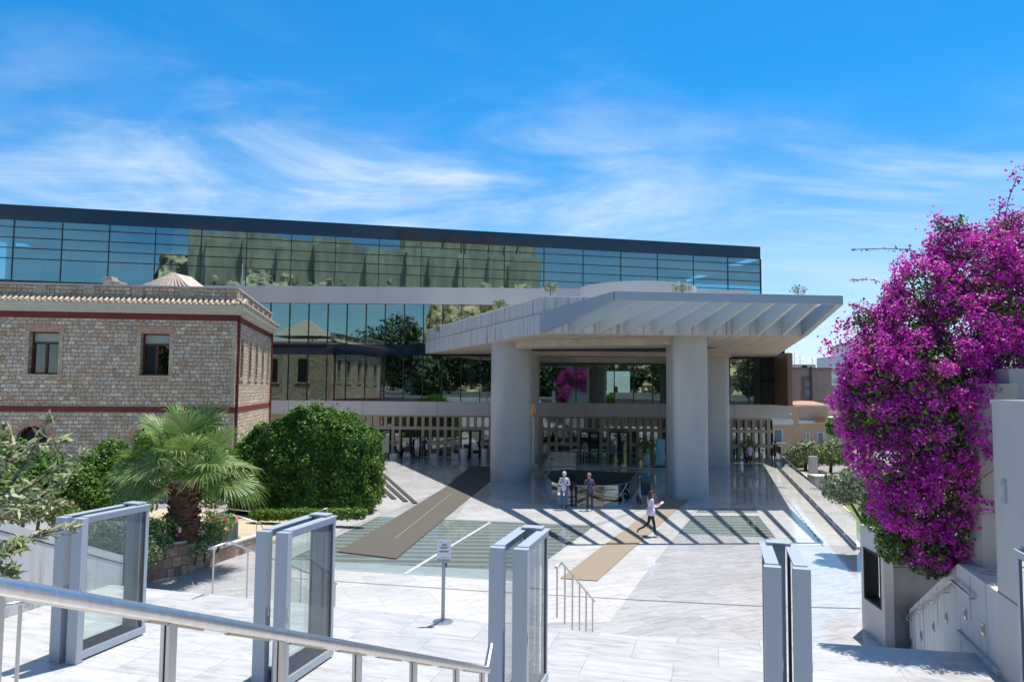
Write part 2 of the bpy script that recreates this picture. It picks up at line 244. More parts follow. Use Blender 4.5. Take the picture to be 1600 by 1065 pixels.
# ------------------------------------------------------------------ mesh helpers
class MB:
    def __init__(s): s.v = []; s.f = []; s.m = []; s.mi = 0
    def add(s, vs, fs):
        o = len(s.v); s.v += [tuple(x) for x in vs]; s.f += [tuple(i + o for i in f) for f in fs]; s.m += [s.mi] * len(fs); return s
    def quad(s, a, b, c, d): return s.add([a, b, c, d], [(0, 1, 2, 3)])
    def box(s, x0, x1, y0, y1, z0, z1): return s.obox(Vector(((x0 + x1) / 2, (y0 + y1) / 2, (z0 + z1) / 2)), Vector((1, 0, 0)), Vector((0, 1, 0)), (x1 - x0) / 2, (y1 - y0) / 2, (z1 - z0) / 2)
    def obox(s, c, ax, ay, hx, hy, hz, az=Vector((0, 0, 1))):
        vs = [c + ax * (i * hx) + ay * (j * hy) + az * (k * hz) for k in (-1, 1) for j in (-1, 1) for i in (-1, 1)]
        return s.add(vs, [(0, 2, 3, 1), (4, 5, 7, 6), (0, 1, 5, 4), (2, 6, 7, 3), (0, 4, 6, 2), (1, 3, 7, 5)])
    def bar(s, a, b, w, h, up=Vector((0, 0, 1))):   # box along a-b
        a, b = Vector(a), Vector(b); d = (b - a); l = d.length; d.normalize(); x = d.cross(up).normalized(); u = x.cross(d)
        return s.obox((a + b) / 2, x, d, w / 2, l / 2, h / 2, u)
    def prism(s, pts, z0, z1, zt=None):
        """polygon (x, y) lifted from z0 to z1; zt gives a top height per point"""
        n = len(pts); P3 = [Vector((p[0], p[1], 0)) for p in pts]
        area = sum(P3[i].x * P3[(i + 1) % n].y - P3[(i + 1) % n].x * P3[i].y for i in range(n))
        if area < 0: pts = pts[::-1]; P3 = P3[::-1]; zt = zt[::-1] if zt else None
        vs = [(p[0], p[1], z0) for p in pts] + [(p[0], p[1], zt[i] if zt else z1) for i, p in enumerate(pts)]
        tri = geometry.tessellate_polygon([P3]) if n > 4 else None
        fs = [(i, (i + 1) % n, n + (i + 1) % n, n + i) for i in range(n)]
        if n <= 4: fs += [tuple(range(n))[::-1], tuple(range(n, 2 * n))]
        else:
            for t in tri:
                a, b, c = [P3[k] for k in t]
                if (b - a).cross(c - a).z < 0: t = t[::-1]
                fs += [tuple(n + k for k in t), tuple(t[::-1])]
        return s.add(vs, fs)
    def sheet(s, loops, z):
        L3 = [[Vector((p[0], p[1], 0)) for p in lp] for lp in loops]; allp = [p for lp in L3 for p in lp]; fs = []
        for t in geometry.tessellate_polygon(L3):
            a, b, c = [allp[k] for k in t]
            if (b - a).cross(c - a).length < 1e-7: continue
            fs.append(t if (b - a).cross(c - a).z > 0 else t[::-1])
        return s.add([(p.x, p.y, z) for p in allp], fs)
    def tube(s, pts, r, n=8, caps=True):
        pts = [Vector(p) for p in pts]; rs = r if isinstance(r, (list, tuple)) else [r] * len(pts); vs = []; fs = []; px = None
        for i, p in enumerate(pts):
            d = ((pts[min(i + 1, len(pts) - 1)] - pts[max(i - 1, 0)])).normalized()
            if px is None: px = d.cross(Vector((0, 0, 1)) if abs(d.z) < .9 else Vector((1, 0, 0))).normalized()
            px = (px - d * px.dot(d)).normalized(); py = d.cross(px)
            for k in range(n): a = 2 * math.pi * k / n; vs.append(p + (px * math.cos(a) + py * math.sin(a)) * rs[i])
        for i in range(len(pts) - 1):
            for k in range(n): fs.append((i * n + k, i * n + (k + 1) % n, (i + 1) * n + (k + 1) % n, (i + 1) * n + k))
        if caps: fs += [tuple(range(n))[::-1], tuple(range((len(pts) - 1) * n, len(pts) * n))]
        return s.add(vs, fs)
    def lathe(s, c, prof, n=16):
        c = Vector(c); vs = []; fs = []
        for r, z in prof:
            for k in range(n): a = 2 * math.pi * k / n; vs.append(c + Vector((r * math.cos(a), r * math.sin(a), z)))
        for i in range(len(prof) - 1):
            for k in range(n): fs.append((i * n + k, i * n + (k + 1) % n, (i + 1) * n + (k + 1) % n, (i + 1) * n + k))
        fs += [tuple(range(n))[::-1], tuple(range((len(prof) - 1) * n, len(prof) * n))]
        return s.add(vs, fs)
    def ell(s, c, rx, ry, rz, n=10, ax=None):
        c = Vector(c); vs = []; fs = []; m = n // 2 + 1
        for i in range(1, m):
            t = math.pi * i / m
            for k in range(n): a = 2 * math.pi * k / n; vs.append(c + Vector((rx * math.sin(t) * math.cos(a), ry * math.sin(t) * math.sin(a), rz * math.cos(t))))
        vs += [c + Vector((0, 0, rz)), c - Vector((0, 0, rz))]; q = (m - 1) * n
        for i in range(m - 2):
            for k in range(n): fs.append((i * n + k, (i + 1) * n + k, (i + 1) * n + (k + 1) % n, i * n + (k + 1) % n))
        for k in range(n): fs += [(q, k, (k + 1) % n), (q + 1, (m - 2) * n + (k + 1) % n, (m - 2) * n + k)]
        return s.add(vs, fs)
    def build(s, name, mats, parent=None, smooth=False, bevel=0, base=None):
        me = bpy.data.meshes.new(name)
        v = s.v
        if parent is not None and base is None: base = parent_loc(parent)
        if base is not None: v = [(a - base[0], b - base[1], c - base[2]) for a, b, c in v]
        me.from_pydata(v, [], s.f); me.update()
        for m_ in (mats if isinstance(mats, (list, tuple)) else [mats]): me.materials.append(m_)
        me.polygons.foreach_set('material_index', s.m)
        if smooth: me.polygons.foreach_set('use_smooth', [True] * len(s.f))
        o = bpy.data.objects.new(name, me); C.objects.link(o)
        if parent is not None: o.parent = parent
        if base is not None and parent is None: o.location = base
        if bevel:
            b = o.modifiers.new('bevel', 'BEVEL'); b.width = bevel; b.segments = 2; b.limit_method = 'ANGLE'
        if smooth and smooth != 2:
            try: me.set_sharp_from_angle(angle=R(40))
            except Exception: pass
        return o
def parent_loc(p):
    v = Vector((0, 0, 0))
    while p is not None: v = v + p.location; p = p.parent
    return v
def thing(name, label, cat, loc=(0, 0, 0), group=None):
    o = bpy.data.objects.new(name, None); C.objects.link(o); o.location = loc; o['label'] = label; o['category'] = cat; o.empty_display_size = .2
    if group: o['group'] = group
    bpy.context.view_layer.update() if False else None
    o.matrix_world = Matrix.Translation(Vector(loc)); return o
def tag(o, label, cat, group=None):
    o['label'] = label; o['category'] = cat
    if group: o['group'] = group
    return o
def struct(o, kind='structure'): o['kind'] = kind; return o
def dup(root, loc, label, group=None, rz=None):
    r = root.copy(); C.objects.link(r); r.location = loc; r['label'] = label
    if group: r['group'] = group
    if rz is not None: r.rotation_euler[2] = rz
    for ch in list(root.children):
        c = ch.copy(); C.objects.link(c); c.parent = r
        for g in ch.children: d = g.copy(); C.objects.link(d); d.parent = c
    return r
rng = np.random.default_rng(7); random.seed(5)
def leafcloud(name, pts, nrm, size, mats, parent=None, midx=None, aspect=.6, jit=1.0, base=None, fold=.25, droop=0, dirs=None):
    """many small folded leaves (two triangles each side of the rib) at pts"""
    n = len(pts); pts = np.asarray(pts, float); nrm = np.asarray(nrm, float) + rng.normal(0, jit, (n, 3)) * .6
    nrm /= np.linalg.norm(nrm, axis=1)[:, None] + 1e-9
    d = rng.normal(0, 1, (n, 3)) if dirs is None else np.asarray(dirs, float) + rng.normal(0, .35, (n, 3)); d[:, 2] -= droop
    d -= nrm * np.sum(d * nrm, 1)[:, None]; d /= np.linalg.norm(d, axis=1)[:, None] + 1e-9
    sd_ = np.cross(nrm, d); s = size * rng.uniform(.65, 1.35, n)[:, None]
    a = pts - d * s * .5; b = pts + d * s * .5; c = pts + sd_ * s * aspect * .5 + nrm * s * fold * .5; e = pts - sd_ * s * aspect * .5 + nrm * s * fold * .5
    V = np.stack([a, c, b, e], 1).reshape(-1, 3)
    if parent is not None and base is None: base = parent_loc(parent)
    if base is not None: V = V - np.array(base)[None]
    me = bpy.data.meshes.new(name); me.vertices.add(4 * n); me.vertices.foreach_set('co', V.ravel())
    me.loops.add(4 * n); me.loops.foreach_set('vertex_index', np.arange(4 * n)); me.polygons.add(n); me.polygons.foreach_set('loop_start', np.arange(n) * 4); me.polygons.foreach_set('loop_total', np.full(n, 4))
    for m_ in (mats if isinstance(mats, (list, tuple)) else [mats]): me.materials.append(m_)
    if midx is not None: me.polygons.foreach_set('material_index', midx)
    me.update(calc_edges=True); o = bpy.data.objects.new(name, me); C.objects.link(o)
    if parent is not None: o.parent = parent
    elif base is not None: o.location = base
    return o
def blobpts(blobs, n, inner=.55, clump=.0, nclump=0):
    """points near the skins of ellipsoid blobs (cx,cy,cz,rx,ry,rz); lumps from random clump centres"""
    B = np.array(blobs, float); wgt = (B[:, 3] * B[:, 5]) ** 1.0; wgt /= wgt.sum(); k = rng.choice(len(B), n, p=wgt)
    u = rng.normal(0, 1, (n, 3)); u /= np.linalg.norm(u, axis=1)[:, None]
    if nclump:
        cc = rng.normal(0, 1, (nclump, 3)); cc /= np.linalg.norm(cc, axis=1)[:, None]; j = rng.integers(0, nclump, n)
        u = cc[j] + rng.normal(0, clump, (n, 3)); u /= np.linalg.norm(u, axis=1)[:, None]
        amp = rng.uniform(.82, 1.12, (len(B), nclump)); r = amp[k, j] * rng.uniform(inner, 1, n) ** .5
    else: r = rng.uniform(inner, 1.05, n) ** .5
    return B[k, :3] + u * B[k, 3:] * r[:, None], u
# ================================================================== GROUND
def xy(*pts): return [(p[0], p[1]) for p in pts]
FY = 60.0     # museum facade plane
plaza_out = xy(E(-14, 12.9), E(-1.4, 12.75), E(1.4, 13.3), E(5.6, 13.7), (10.0, 14.2), (10.6, 19), (12.45, 26.5), (19.95, 55.3), (22.3, 63), (-46, 63), (-46, 18))
well = xy(G(861, 735), G(884, 733), G(1013, 739), G(984, 786), G(966, 791), G(920, 793.5), G(885, 791.5), G(862, 786), G(849, 768), G(849, 752))
gf1 = xy(G(590, 807), G(930, 821.5), G(812, 907), G(512, 888), G(436, 880))
gf2 = xy(G(1092, 794), G(1230, 794.5), G(1262, 842), G(1058, 834))
m = MB().sheet([plaza_out, well, gf1, gf2], 0); struct(m.build('plaza_floor', M['marble']))
# ground round the plaza, on to the horizon
hole = [(-47, 11), (12, 11), (12, 18.6), (12.5, 26.45), (20.0, 55.3), (22.4, 63.1), (-47, 63.1)]
m = MB().sheet([[(-1600, 3), (1600, 3), (1600, 2500), (-1600, 2500)], hole], -.55); struct(m.build('ground', M['ground']))
struct(MB().box(-1600, 1600, -900, -6, -.6, 3.9).build('street_ground', M['asph']))
# plaza edge faces
def paving(name, pts, m_, z=.004): return struct(MB().sheet([xy(*pts)], z).build(name, m_))
# pale marble strips of the plaza
paving('pale_paving_strip', [G(1046, 850), G(1000, 907), G(952, 972), G(560, 972), G(436, 890), G(512, 889), G(812, 908), G(850, 880), G(925, 826), G(1003, 796), G(1086, 796)], M['marble_white'])
paving('pale_paving_strip', [G(590, 806), G(694, 765), G(735, 731), G(600, 722), G(500, 745), G(500, 810), G(430, 865)], M['marble_white'])
paving('pale_paving_strip', [G(712, 811), G(800, 815), G(925, 820), G(1000, 796.5), (1.0, 36), G(735, 775)], M['marble_white'], .005)
paving('pale_paving_strip', [(12.3, 27), (9.8, 27), (11.0, 33), (17.0, 54.5), (19.6, 54.5)], M['marble_white'])
# carpets
m = MB(); mg = xy(G(527, 862), G(600, 820), G(694, 762.5), G(735, 729), G(793, 729), G(766, 751), G(619, 873))
m.prism(mg, .008, .03); tag(m.build('entrance_carpet', M['mat_grey']), 'long grey brown carpet crossing the glass floor towards the doors', 'carpet')
m = MB(); m.prism(xy(G(876, 904), G(933, 860), G(1004, 807), G(1050, 776), G(1080, 778), G(1059, 795), G(986, 860), G(933, 908)), .008, .03)
tag(m.build('entrance_carpet', M['mat_tan']), 'tan carpet beside the right canopy column, crossed by louvre shadows', 'carpet')
# seams of the grey carpet
m = MB(); a, b = G(617, 842), G(706, 771); m.bar((a.x, a.y, .033), (b.x, b.y, .033), .05, .004); o = m.build('carpet_seam', flat('seam_tape', (.2, .18, .155), .8)); o.parent = bpy.data.objects['entrance_carpet']; 
# dark strips near the hedge, painting in the shade of low step risers
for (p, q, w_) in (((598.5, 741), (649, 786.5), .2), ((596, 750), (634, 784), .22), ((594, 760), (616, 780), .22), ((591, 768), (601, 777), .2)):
    a, b = G(*p), G(*q); struct(MB().bar((a.x, a.y, .03), (b.x, b.y, .03), w_, .05).build('riser_shade_strip', M['riser_shade']))
# drain slots
dl = [G(440, 902), G(529, 908), G(765, 924), G(1000, 937), G(1180, 946), G(1345, 950)]
m = MB()
for a, b in zip(dl, dl[1:]): m.bar((a.x, a.y, .0085), (b.x, b.y, .0085), .07, .004)
struct(m.build('drain_channel', M['drain']))
a, b = G(1213.6, 729), G(1338, 858)
m = MB(); d = (b - a).normalized(); n_ = Vector((-d.y, d.x, 0)) * -1
for k in range(34):
    p = a + (b - a) * ((k + .1) / 34) + n_ * 1.05; q = p + d * .5; m.bar((p.x, p.y, .0085), (q.x, q.y, .0085), .07, .004)
struct(m.build('slot_drain', M['drain']))
# pits under the glass and the light well
def pit(name, loop, depth, wm, fm):
    m = MB(); n = len(loop); m.mi = 0
    for i in range(n):
        p, q = loop[i], loop[(i + 1) % n]; m.quad((p[0], p[1], 0), (q[0], q[1], 0), (q[0], q[1], -depth), (p[0], p[1], -depth))
    m.mi = 1; m.sheet([loop], -depth); return struct(m.build(name, [wm, fm]))
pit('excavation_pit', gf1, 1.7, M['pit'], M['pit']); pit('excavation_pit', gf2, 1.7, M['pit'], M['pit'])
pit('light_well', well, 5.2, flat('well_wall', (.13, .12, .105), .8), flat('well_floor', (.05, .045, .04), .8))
def shrink(loop, d):
    c = Vector((sum(p[0] for p in loop) / len(loop), sum(p[1] for p in loop) / len(loop))); return [(p[0] + (c.x - p[0]) * d, p[1] + (c.y - p[1]) * d) for p in loop]
def clipx(loop, y):   # x span of a polygon at y
    xs = []
    for i in range(len(loop)):
        (x0, y0), (x1, y1) = loop[i], loop[(i + 1) % len(loop)]
        if (y0 - y) * (y1 - y) < 0: xs.append(x0 + (x1 - x0) * (y - y0) / (y1 - y0))
    return (min(xs), max(xs)) if len(xs) >= 2 else None
def glassfloor(loop, label, diag=None):
    t = thing('glass_floor', label, 'glass floor', (sum(p[0] for p in loop) / len(loop), sum(p[1] for p in loop) / len(loop), 0))
    ys = [p[1] for p in loop]; y = min(ys) + .25
    MB().sheet([loop], -.004).build('glass_panel', M['gl_floor'], t)
    while y < max(ys) - .2:
        s = clipx(loop, y)
        if s and s[1] - s[0] > .3:
            m = MB(); m.box(s[0] + .02, s[1] - .02, y - .09, y + .09, -.22, -.03)
            x = s[0] + .7
            m.mi = 1
            while x < s[1] - .3: m.box(x - .07, x + .07, y - .15, y - .092, -.14, -.05); x += 1.4
            m.build('support_beam', [M['fin'], M['dark']], t)
        y += .62
    for i in range(len(loop)):
        p, q = loop[i], loop[(i + 1) % len(loop)]; MB().bar((p[0], p[1], .004), (q[0], q[1], .004), .03, .012).build('edge_trim', M['fin'], t)
    return t
glassfloor(gf1, 'large greenish walk-on glass floor crossed by the grey carpet')
glassfloor(gf2, 'smaller walk-on glass floor in the striped shade right of the tan carpet')
a, b = G(766, 816), G(632, 897); t = bpy.data.objects['glass_floor']
MB().bar((a.x, a.y, .01), (b.x, b.y, .01), .11, .02).build('cross_beam', M['fin'], t)
struct(MB().sheet([xy(G(512, 877), G(765, 890), G(832, 893), G(812, 908), G(512, 889), G(440, 881), G(440, 873))], .008).build('frosted_floor_strip', M['frost']))
struct(MB().sheet([xy(G(1084, 800.5), G(1234, 801), G(1237, 806), G(1080, 805.5))], .008).build('frosted_floor_strip', M['marble_white']))

# ------------------------------------------------------------------ terrace, steps
edge = [E(-16, 12.75), E(-9, 12.75), E(-1.4, 12.75), E(1.4, 13.3), E(4.2, 13.55)]
m = MB(); m.prism(xy(*edge, E(4.2, 5.5), E(-16, 5.5)), -.6, TZ); struct(m.build('terrace', M['terrace']))
# slab joints come from the material; low steps beyond the edge
for k in range(1, 9):
    z = TZ - k * TZ / 9; m = MB(); off = Vector(A2) * (.31 * k)
    e2 = [p + off - Vector(A2) * .33 for p in edge]; e3 = [p + off for p in edge]
    m.prism(xy(*e2, *e3[::-1]), -.3, z); struct(m.build('stair_step', M['terrace']))
# upper stairs the camera stands on
for k in range(17):
    b0 = 7.8 - k * .36; z = TZ + (k + 1) * .15
    struct(MB().prism(xy(E(-12, b0), E(4, b0), E(4, b0 - (.37 if k < 16 else 9)), E(-12, b0 - (.37 if k < 16 else 9))), TZ - .4, z).build('upper_stair_step', M['terrace']))

# ================================================================== MUSEUM
mus = thing('museum_building', 'long modern museum with dark glazed top floor, glass facade and concrete entrance canopy on columns', 'museum', (0, FY, 0))
def P(name, mb, m_, par=None, **k): return mb.build(name, m_, par or mus, **k)
zf = lambda px, py: D(px, py, FY).z
# floor slabs, roofs and back walls
P('facade_band', MB().box(-46, 22.5, FY - .35, FY + .6, 3.37, 4.47), M['band'])
P('roof_parapet', MB().box(-46, 19.4, FY - .25, FY + 3, 12.4, 13.78), M['band'])
P('roof_slab', MB().box(-46, 19.2, FY + 3, FY + 24, 13.0, 13.7), M['band'])
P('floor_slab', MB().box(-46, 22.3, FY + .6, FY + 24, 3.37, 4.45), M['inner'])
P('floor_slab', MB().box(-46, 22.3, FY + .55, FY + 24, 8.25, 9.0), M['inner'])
P('spandrel_band', MB().box(-46, 22.3, FY + .02, FY + .5, 8.2, 9.08), M['navy'])
# parapet joints
for px in range(-30, 24, 6):
    P('panel_joint', MB().box(px - .012, px + .012, FY - .353, FY - .33, 3.38, 4.46), M['dark'])
# back wall with see-through openings
m = MB(); op = [(948, 985), (1140, 1152)]; x = -46
for a, b in op:
    xa, xb = D(a, 600, FY + 12).x, D(b, 600, FY + 12).x; m.box(x, xa, FY + 12, FY + 12.3, 4.45, 8.25)
    m.box(xa, xb, FY + 12, FY + 12.3, 7.4, 8.25); m.box(xa, xb, FY + 12, FY + 12.3, 4.45, 5.3 if a < 1000 else 4.6); x = xb
m.box(x, 22.3, FY + 12, FY + 12.3, 4.45, 8.25); m.box(-46, 19, FY + 12, FY + 12.3, 9, 13)
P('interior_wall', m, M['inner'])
P('end_wall', MB().box(22.0, 22.3, FY + .6, FY + 24, 4.45, 8.24).box(19.0, 19.3, FY + .05, FY + 24, 9.01, 12.99), M['band'])
# interior columns (round, pale) on both floors
for fz0, fz1, xs in ((9.0, 12.6, (-20.5, -12.6, -4.7, 3.2)), (4.47, 8.25, (-19, -11, -3.4, 5, 13))):
    for x in xs: P('interior_column', MB().lathe((x, FY + 2.6, fz0), [(.42, 0), (.42, fz1 - fz0)]), M['white'])
# exhibits seen through the lower glass
for px, h, w_ in ((640, 1.9, .8), (456, 1.1, .3), (466, 1.2, .25), (730, 1.3, .35), (745, 1.5, .2), (520, 1.0, .35), (962, 1.4, .3), (915, 1.5, .4)):
    x = D(px, 610, FY + 3).x; P('display_plinth', MB().box(x - w_ / 2, x + w_ / 2, FY + 2.8, FY + 3.2, 4.47, 4.47 + h), flat('plinth', (.62, .70, .70)))
# curtain wall bays
W = 1.5627; x0 = D(421, 560, FY).x
def bay(name, x, z0, z1, y=FY, g='gl_mid'):
    f = MB(); f.box(x - .035, x + .035, y - .10, y + .05, z0, z1); o = P('glazing_bay', f, M['dark'])
    a, b, c = [random.uniform(-.006, .006) for _ in range(3)]; q = MB(); q.quad((x + .035, y + a, z0), (x + W - .035, y + b, z0), (x + W - .035, y + b + c, z1), (x + .035, y + a + c, z1)); q.build('glass_pane', M[g], o)
k = -1
while x0 + k * W < 21.3:
    x = x0 + k * W
    bay('b', x, 4.47, 8.2)
    if x < 5: bay('b', x, 9.08, 12.4)
    k += 1
P('upper_glass_wall', MB().quad((x0 + 18 * W, FY, 9.08), (19.0, FY, 9.08), (19.0, FY, 12.4), (x0 + 18 * W, FY, 12.4)), M['gl_mid'])
P('side_wall_cladding', MB().prism(xy((21.35, FY - .02), (D(1231, 600, 56).x, 56), (D(1231, 600, 56).x + .35, 56), (22.3, FY)), 4.47, 8.5), mat('brown_cladding', (.25, .15, .085), .6, alt=(.19, .115, .065), scale=2, stretch=(6, 6, .2)))
P('doorway_frame', MB().box(D(1189, 600, FY).x, D(1190, 600, FY).x + .1, FY - .12, FY + .1, 4.47, 8.2).box(D(1190, 600, FY).x, 21.35, FY - .12, FY + .1, 6.35, 6.55), M['black'])
P('facade_band', MB().box(22.5, D(1231, 640, FY).x + .2, FY - 4, FY, 3.37, 4.47), M['band']) if False else None
# ground floor: punched stone wall with glass behind, and doors
wallm = M['beige']
def punched(xs0, xs1, first, step, wwin, rows, doors, skiprow=()):
    """vertical stone fins and horizontal rails with recessed panes"""
    y = FY - .05; zr = [(r0, r1) for r0, r1 in rows]
    m = MB(); edges = [0] + [v for r in zr[::-1] for v in r] + [3.37]
    # rails
    z = 0
    for r0, r1 in zr[::-1]:
        if r0 > z + .01: rail(m, xs0, xs1, z, r0, doors, y)
        z = r1
    rail(m, xs0, xs1, z, 3.37, doors, y)
    x = first; wins = []
    xlast = xs0
    while x < xs1 - wwin * .3:
        a, b = max(x, xs0), min(x + wwin, xs1)
        for r0, r1 in zr:
            if not any(d0 - .05 < (a + b) / 2 < d1 + .05 and r1 < 2.6 for d0, d1 in doors): wins.append((a, b, r0, r1))
        # fin between xlast and a
        for r0, r1 in zr:
            if a - xlast > .02: finp(m, xlast, a, r0, r1, doors, y)
        xlast = b; x += step
    for r0, r1 in zr: finp(m, xlast, xs1, r0, r1, doors, y)
    P('ground_floor_wall', m, wallm)
    return wins
def cut(a, b, z, doors):
    segs = [(a, b)]
    if z < 2.3:
        for d0, d1 in doors:
            ns = []
            for s, e in segs:
                if d1 <= s or d0 >= e: ns.append((s, e)); continue
                if s < d0: ns.append((s, d0))
                if e > d1: ns.append((d1, e))
            segs = ns
    return segs
def rail(m, a, b, z0, z1, doors, y):
    for s, e in cut(a, b, (z0 + z1) / 2, doors): m.box(s, e, y, y + .32, z0, z1)
def finp(m, a, b, z0, z1, doors, y):
    for s, e in cut(a, b, (z0 + z1) / 2 - .01, doors): m.box(s, e, y + .002, y + .318, z0, z1)
zz_ = lambda px, py: round(zf(px, py), 3)
rows = [(2.45, 3.22), (1.28, 2.2), (.08, 1.0)]
X = lambda px: D(px, 690, FY).x
dl_ = [(X(579.5), X(610)), (X(626), X(657)), (X(719.5), X(750))]
dc_ = [(X(906.5), X(936)), (X(952.5), X(982))]
winl = punched(X(478), X(768), X(557.5) - 7 * .6055 * 1, .6055, .37, rows, dl_)
winc = punched(X(768), X(1142), X(848), .6, .37, rows, dc_) if False else punched(X(845), X(1112), X(848.5), .6, .36, rows, dc_)
winr = punched(X(1142), X(1207), X(1145), .6, .37, rows, [])
P('ground_floor_wall', MB().box(-46, X(478), FY - .05, FY + .3, 0, 3.37), wallm)
P('ground_floor_wall', MB().box(X(768), X(845), FY - .05, FY + .3, 0, 3.37).box(X(1112), X(1142), FY - .05, FY + .3, 0, 3.37), wallm)
wins = sorted(winl, key=lambda w_: -w_[2]) + winr + winc
wins = [w_ for w_ in wins if w_[0] > X(520)]
ind = wins[:40] + [w_ for w_ in winc if w_[2] > 1][:28]
rest = [w_ for w_ in wins if w_ not in ind]
for a, b, r0, r1 in ind: P('window_pane', MB().quad((a, FY + .2, r0), (b, FY + .2, r0), (b, FY + .2, r1), (a, FY + .2, r1)), M['gl_small'])
m = MB()
for a, b, r0, r1 in rest: m.quad((a, FY + .2, r0), (b, FY + .2, r0), (b, FY + .2, r1), (a, FY + .2, r1))
o = P('low_window_panes', m, M['gl_small']); o['kind'] = 'stuff'
for d0, d1 in dl_ + dc_:
    mid = (d0 + d1) / 2
    f = MB(); f.box(d0, d0 + .09, FY - .1, FY + .25, 0, 2.2).box(d1 - .09, d1, FY - .1, FY + .25, 0, 2.2).box(mid - .1, mid + .1, FY - .098, FY + .248, 0, 2.2).box(d0 + .09, d1 - .09, FY - .099, FY + .249, 2.1, 2.2)
    o = P('entrance_door', f, M['black'])
    for a, b in ((d0 + .09, mid - .1), (mid + .1, d1 - .09)): MB().quad((a, FY + .1, 0), (b, FY + .1, 0), (b, FY + .1, 2.1), (a, FY + .1, 2.1)).build('door_pane', M['gl_small'], o)
    MB().box(d0 + .15, d1 - .15, FY - .14, FY - .11, 2.28, 2.36).build('door_sign', flat('sign_letters', (.03, .03, .03)), o) if d0 > 0 else None
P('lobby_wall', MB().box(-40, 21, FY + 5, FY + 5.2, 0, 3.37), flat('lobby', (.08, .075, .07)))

# ------------------------------------------------------------------ top gallery
gx = Vector((math.cos(R(12.5)), math.sin(R(12.5)), 0)); gn = Vector((gx.y, -gx.x, 0)); g0 = Vector((0, 67.5, 0))
S1 = None
for px in np.linspace(1150, 1230, 161):   # where the plane meets the sight line of the end corner
    pass
def gal(px, py=400):   # distance along the gallery for a photo column
    d = ray(px, py); t = (g0.dot(gn) - EYE.dot(gn)) / d.dot(gn); p = EYE + d * t; return (p - g0).dot(gx)
sR = gal(1188); sL = gal(-12)
def GP(s, off, z): v = g0 + gx * s + gn * off; return Vector((v.x, v.y, z))
def gbox(m, s0, s1, o0, o1, z0, z1):   # offsets outward (gn)
    return m.obox(GP((s0 + s1) / 2, (o0 + o1) / 2, (z0 + z1) / 2), gx, -gn, (s1 - s0) / 2, abs(o1 - o0) / 2, (z1 - z0) / 2)
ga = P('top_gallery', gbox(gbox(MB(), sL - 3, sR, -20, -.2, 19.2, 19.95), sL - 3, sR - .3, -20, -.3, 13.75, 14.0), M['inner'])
gbox(MB(), sL - 3, sR, -.2, .02, 18.75, 20.0).build('roof_fascia', M['navy'], ga)
def gq(s0, s1, z0, z1, off=0):
    j = lambda: random.uniform(-.014, .014)   # glazing never sits perfectly in plane
    a, b, c = j(), j(), j(); return MB().quad(GP(s0, a, z0), GP(s1, b, z0), GP(s1, b + c, z1), GP(s0, a + c, z1))
bays = [gal(p) for p in (19.7, 95.8, 169.6, 242, 314, 385, 455, 524, 592, 658, 724, 788, 850, 911, 970, 1027, 1083, 1137)]; bays = [2 * bays[0] - bays[1]] + bays + [sR]
for s0, s1 in zip(bays, bays[1:]):
    gq(s0 + .03, s1 - .03, 13.9, 18.75).build('gallery_pane', M['gl_top'], ga)
for s in bays[1:-1]: gbox(MB(), s - .035, s + .035, -.04, .06, 13.9, 18.75).build('mullion', M['dark'], ga)
for z in (18.2, 17.35, 16.5, 15.65): gbox(MB(), bays[0], sR, -.05, .05, z - .035, z + .035).build('transom', M['dark'], ga)
gbox(MB(), sR - .05, sR + .05, -.06, .08, 13.9, 18.75).build('corner_post', M['dark'], ga)
MB().quad(GP(sR, 0, 13.9), GP(sR, -19, 13.9), GP(sR, -19, 18.75), GP(sR, 0, 18.75)).build('end_glass', M['gl_top'], ga)
gbox(MB(), sL - 2, sR - 6, -8.4, -8, 13.9, 18.0).build('core_wall', M['inner_pale'], ga)
for i, s in enumerate(np.arange(sL, sR - 2, 5.1)): MB().lathe(GP(s, -3.2, 14), [(.33, 0), (.33, 5.2)], 12).build('steel_column', M['white'], ga)
gbox(MB(), sL - 2, sR - 1, -6.5, -1.5, 18.0, 18.25).build('ceiling_panel', M['white'], ga)
# ------------------------------------------------------------------ entrance canopy
cn = P('entrance_canopy', MB(), M['conc']) if False else None
FL, FR, BR, BL = (1.45, 37.0), (14.95, 37.25), (21.4, FY), (-7.15, FY)
def lerp(a, b, t): return (a[0] + (b[0] - a[0]) * t, a[1] + (b[1] - a[1]) * t)
def yl(Y): return lerp(FL, BL, (Y - 37) / 23)
def yr(Y): return lerp(FR, BR, (Y - 37.25) / 22.75)
Z0, Z1, Z2 = 8.35, 9.34, 10.2
can = P('entrance_canopy', MB().prism([FL, FR, yr(46), yl(46)], Z0, Z1), M['conc_stain'])
ms = MB().prism([yl(56), yr(56), yr(FY - .4), yl(FY - .4)], Z0, Z1); ms.prism([yl(46), (yl(46)[0] + 3.2, 46), (yl(56)[0] + 5.5, 56), yl(56)], Z0, Z1); ms.prism([(yr(46)[0] - 4.6, 46), yr(46), yr(56), (yr(56)[0] - 6.5, 56)], Z0, Z1)
ms.build('canopy_slab', M['conc_stain'], can)
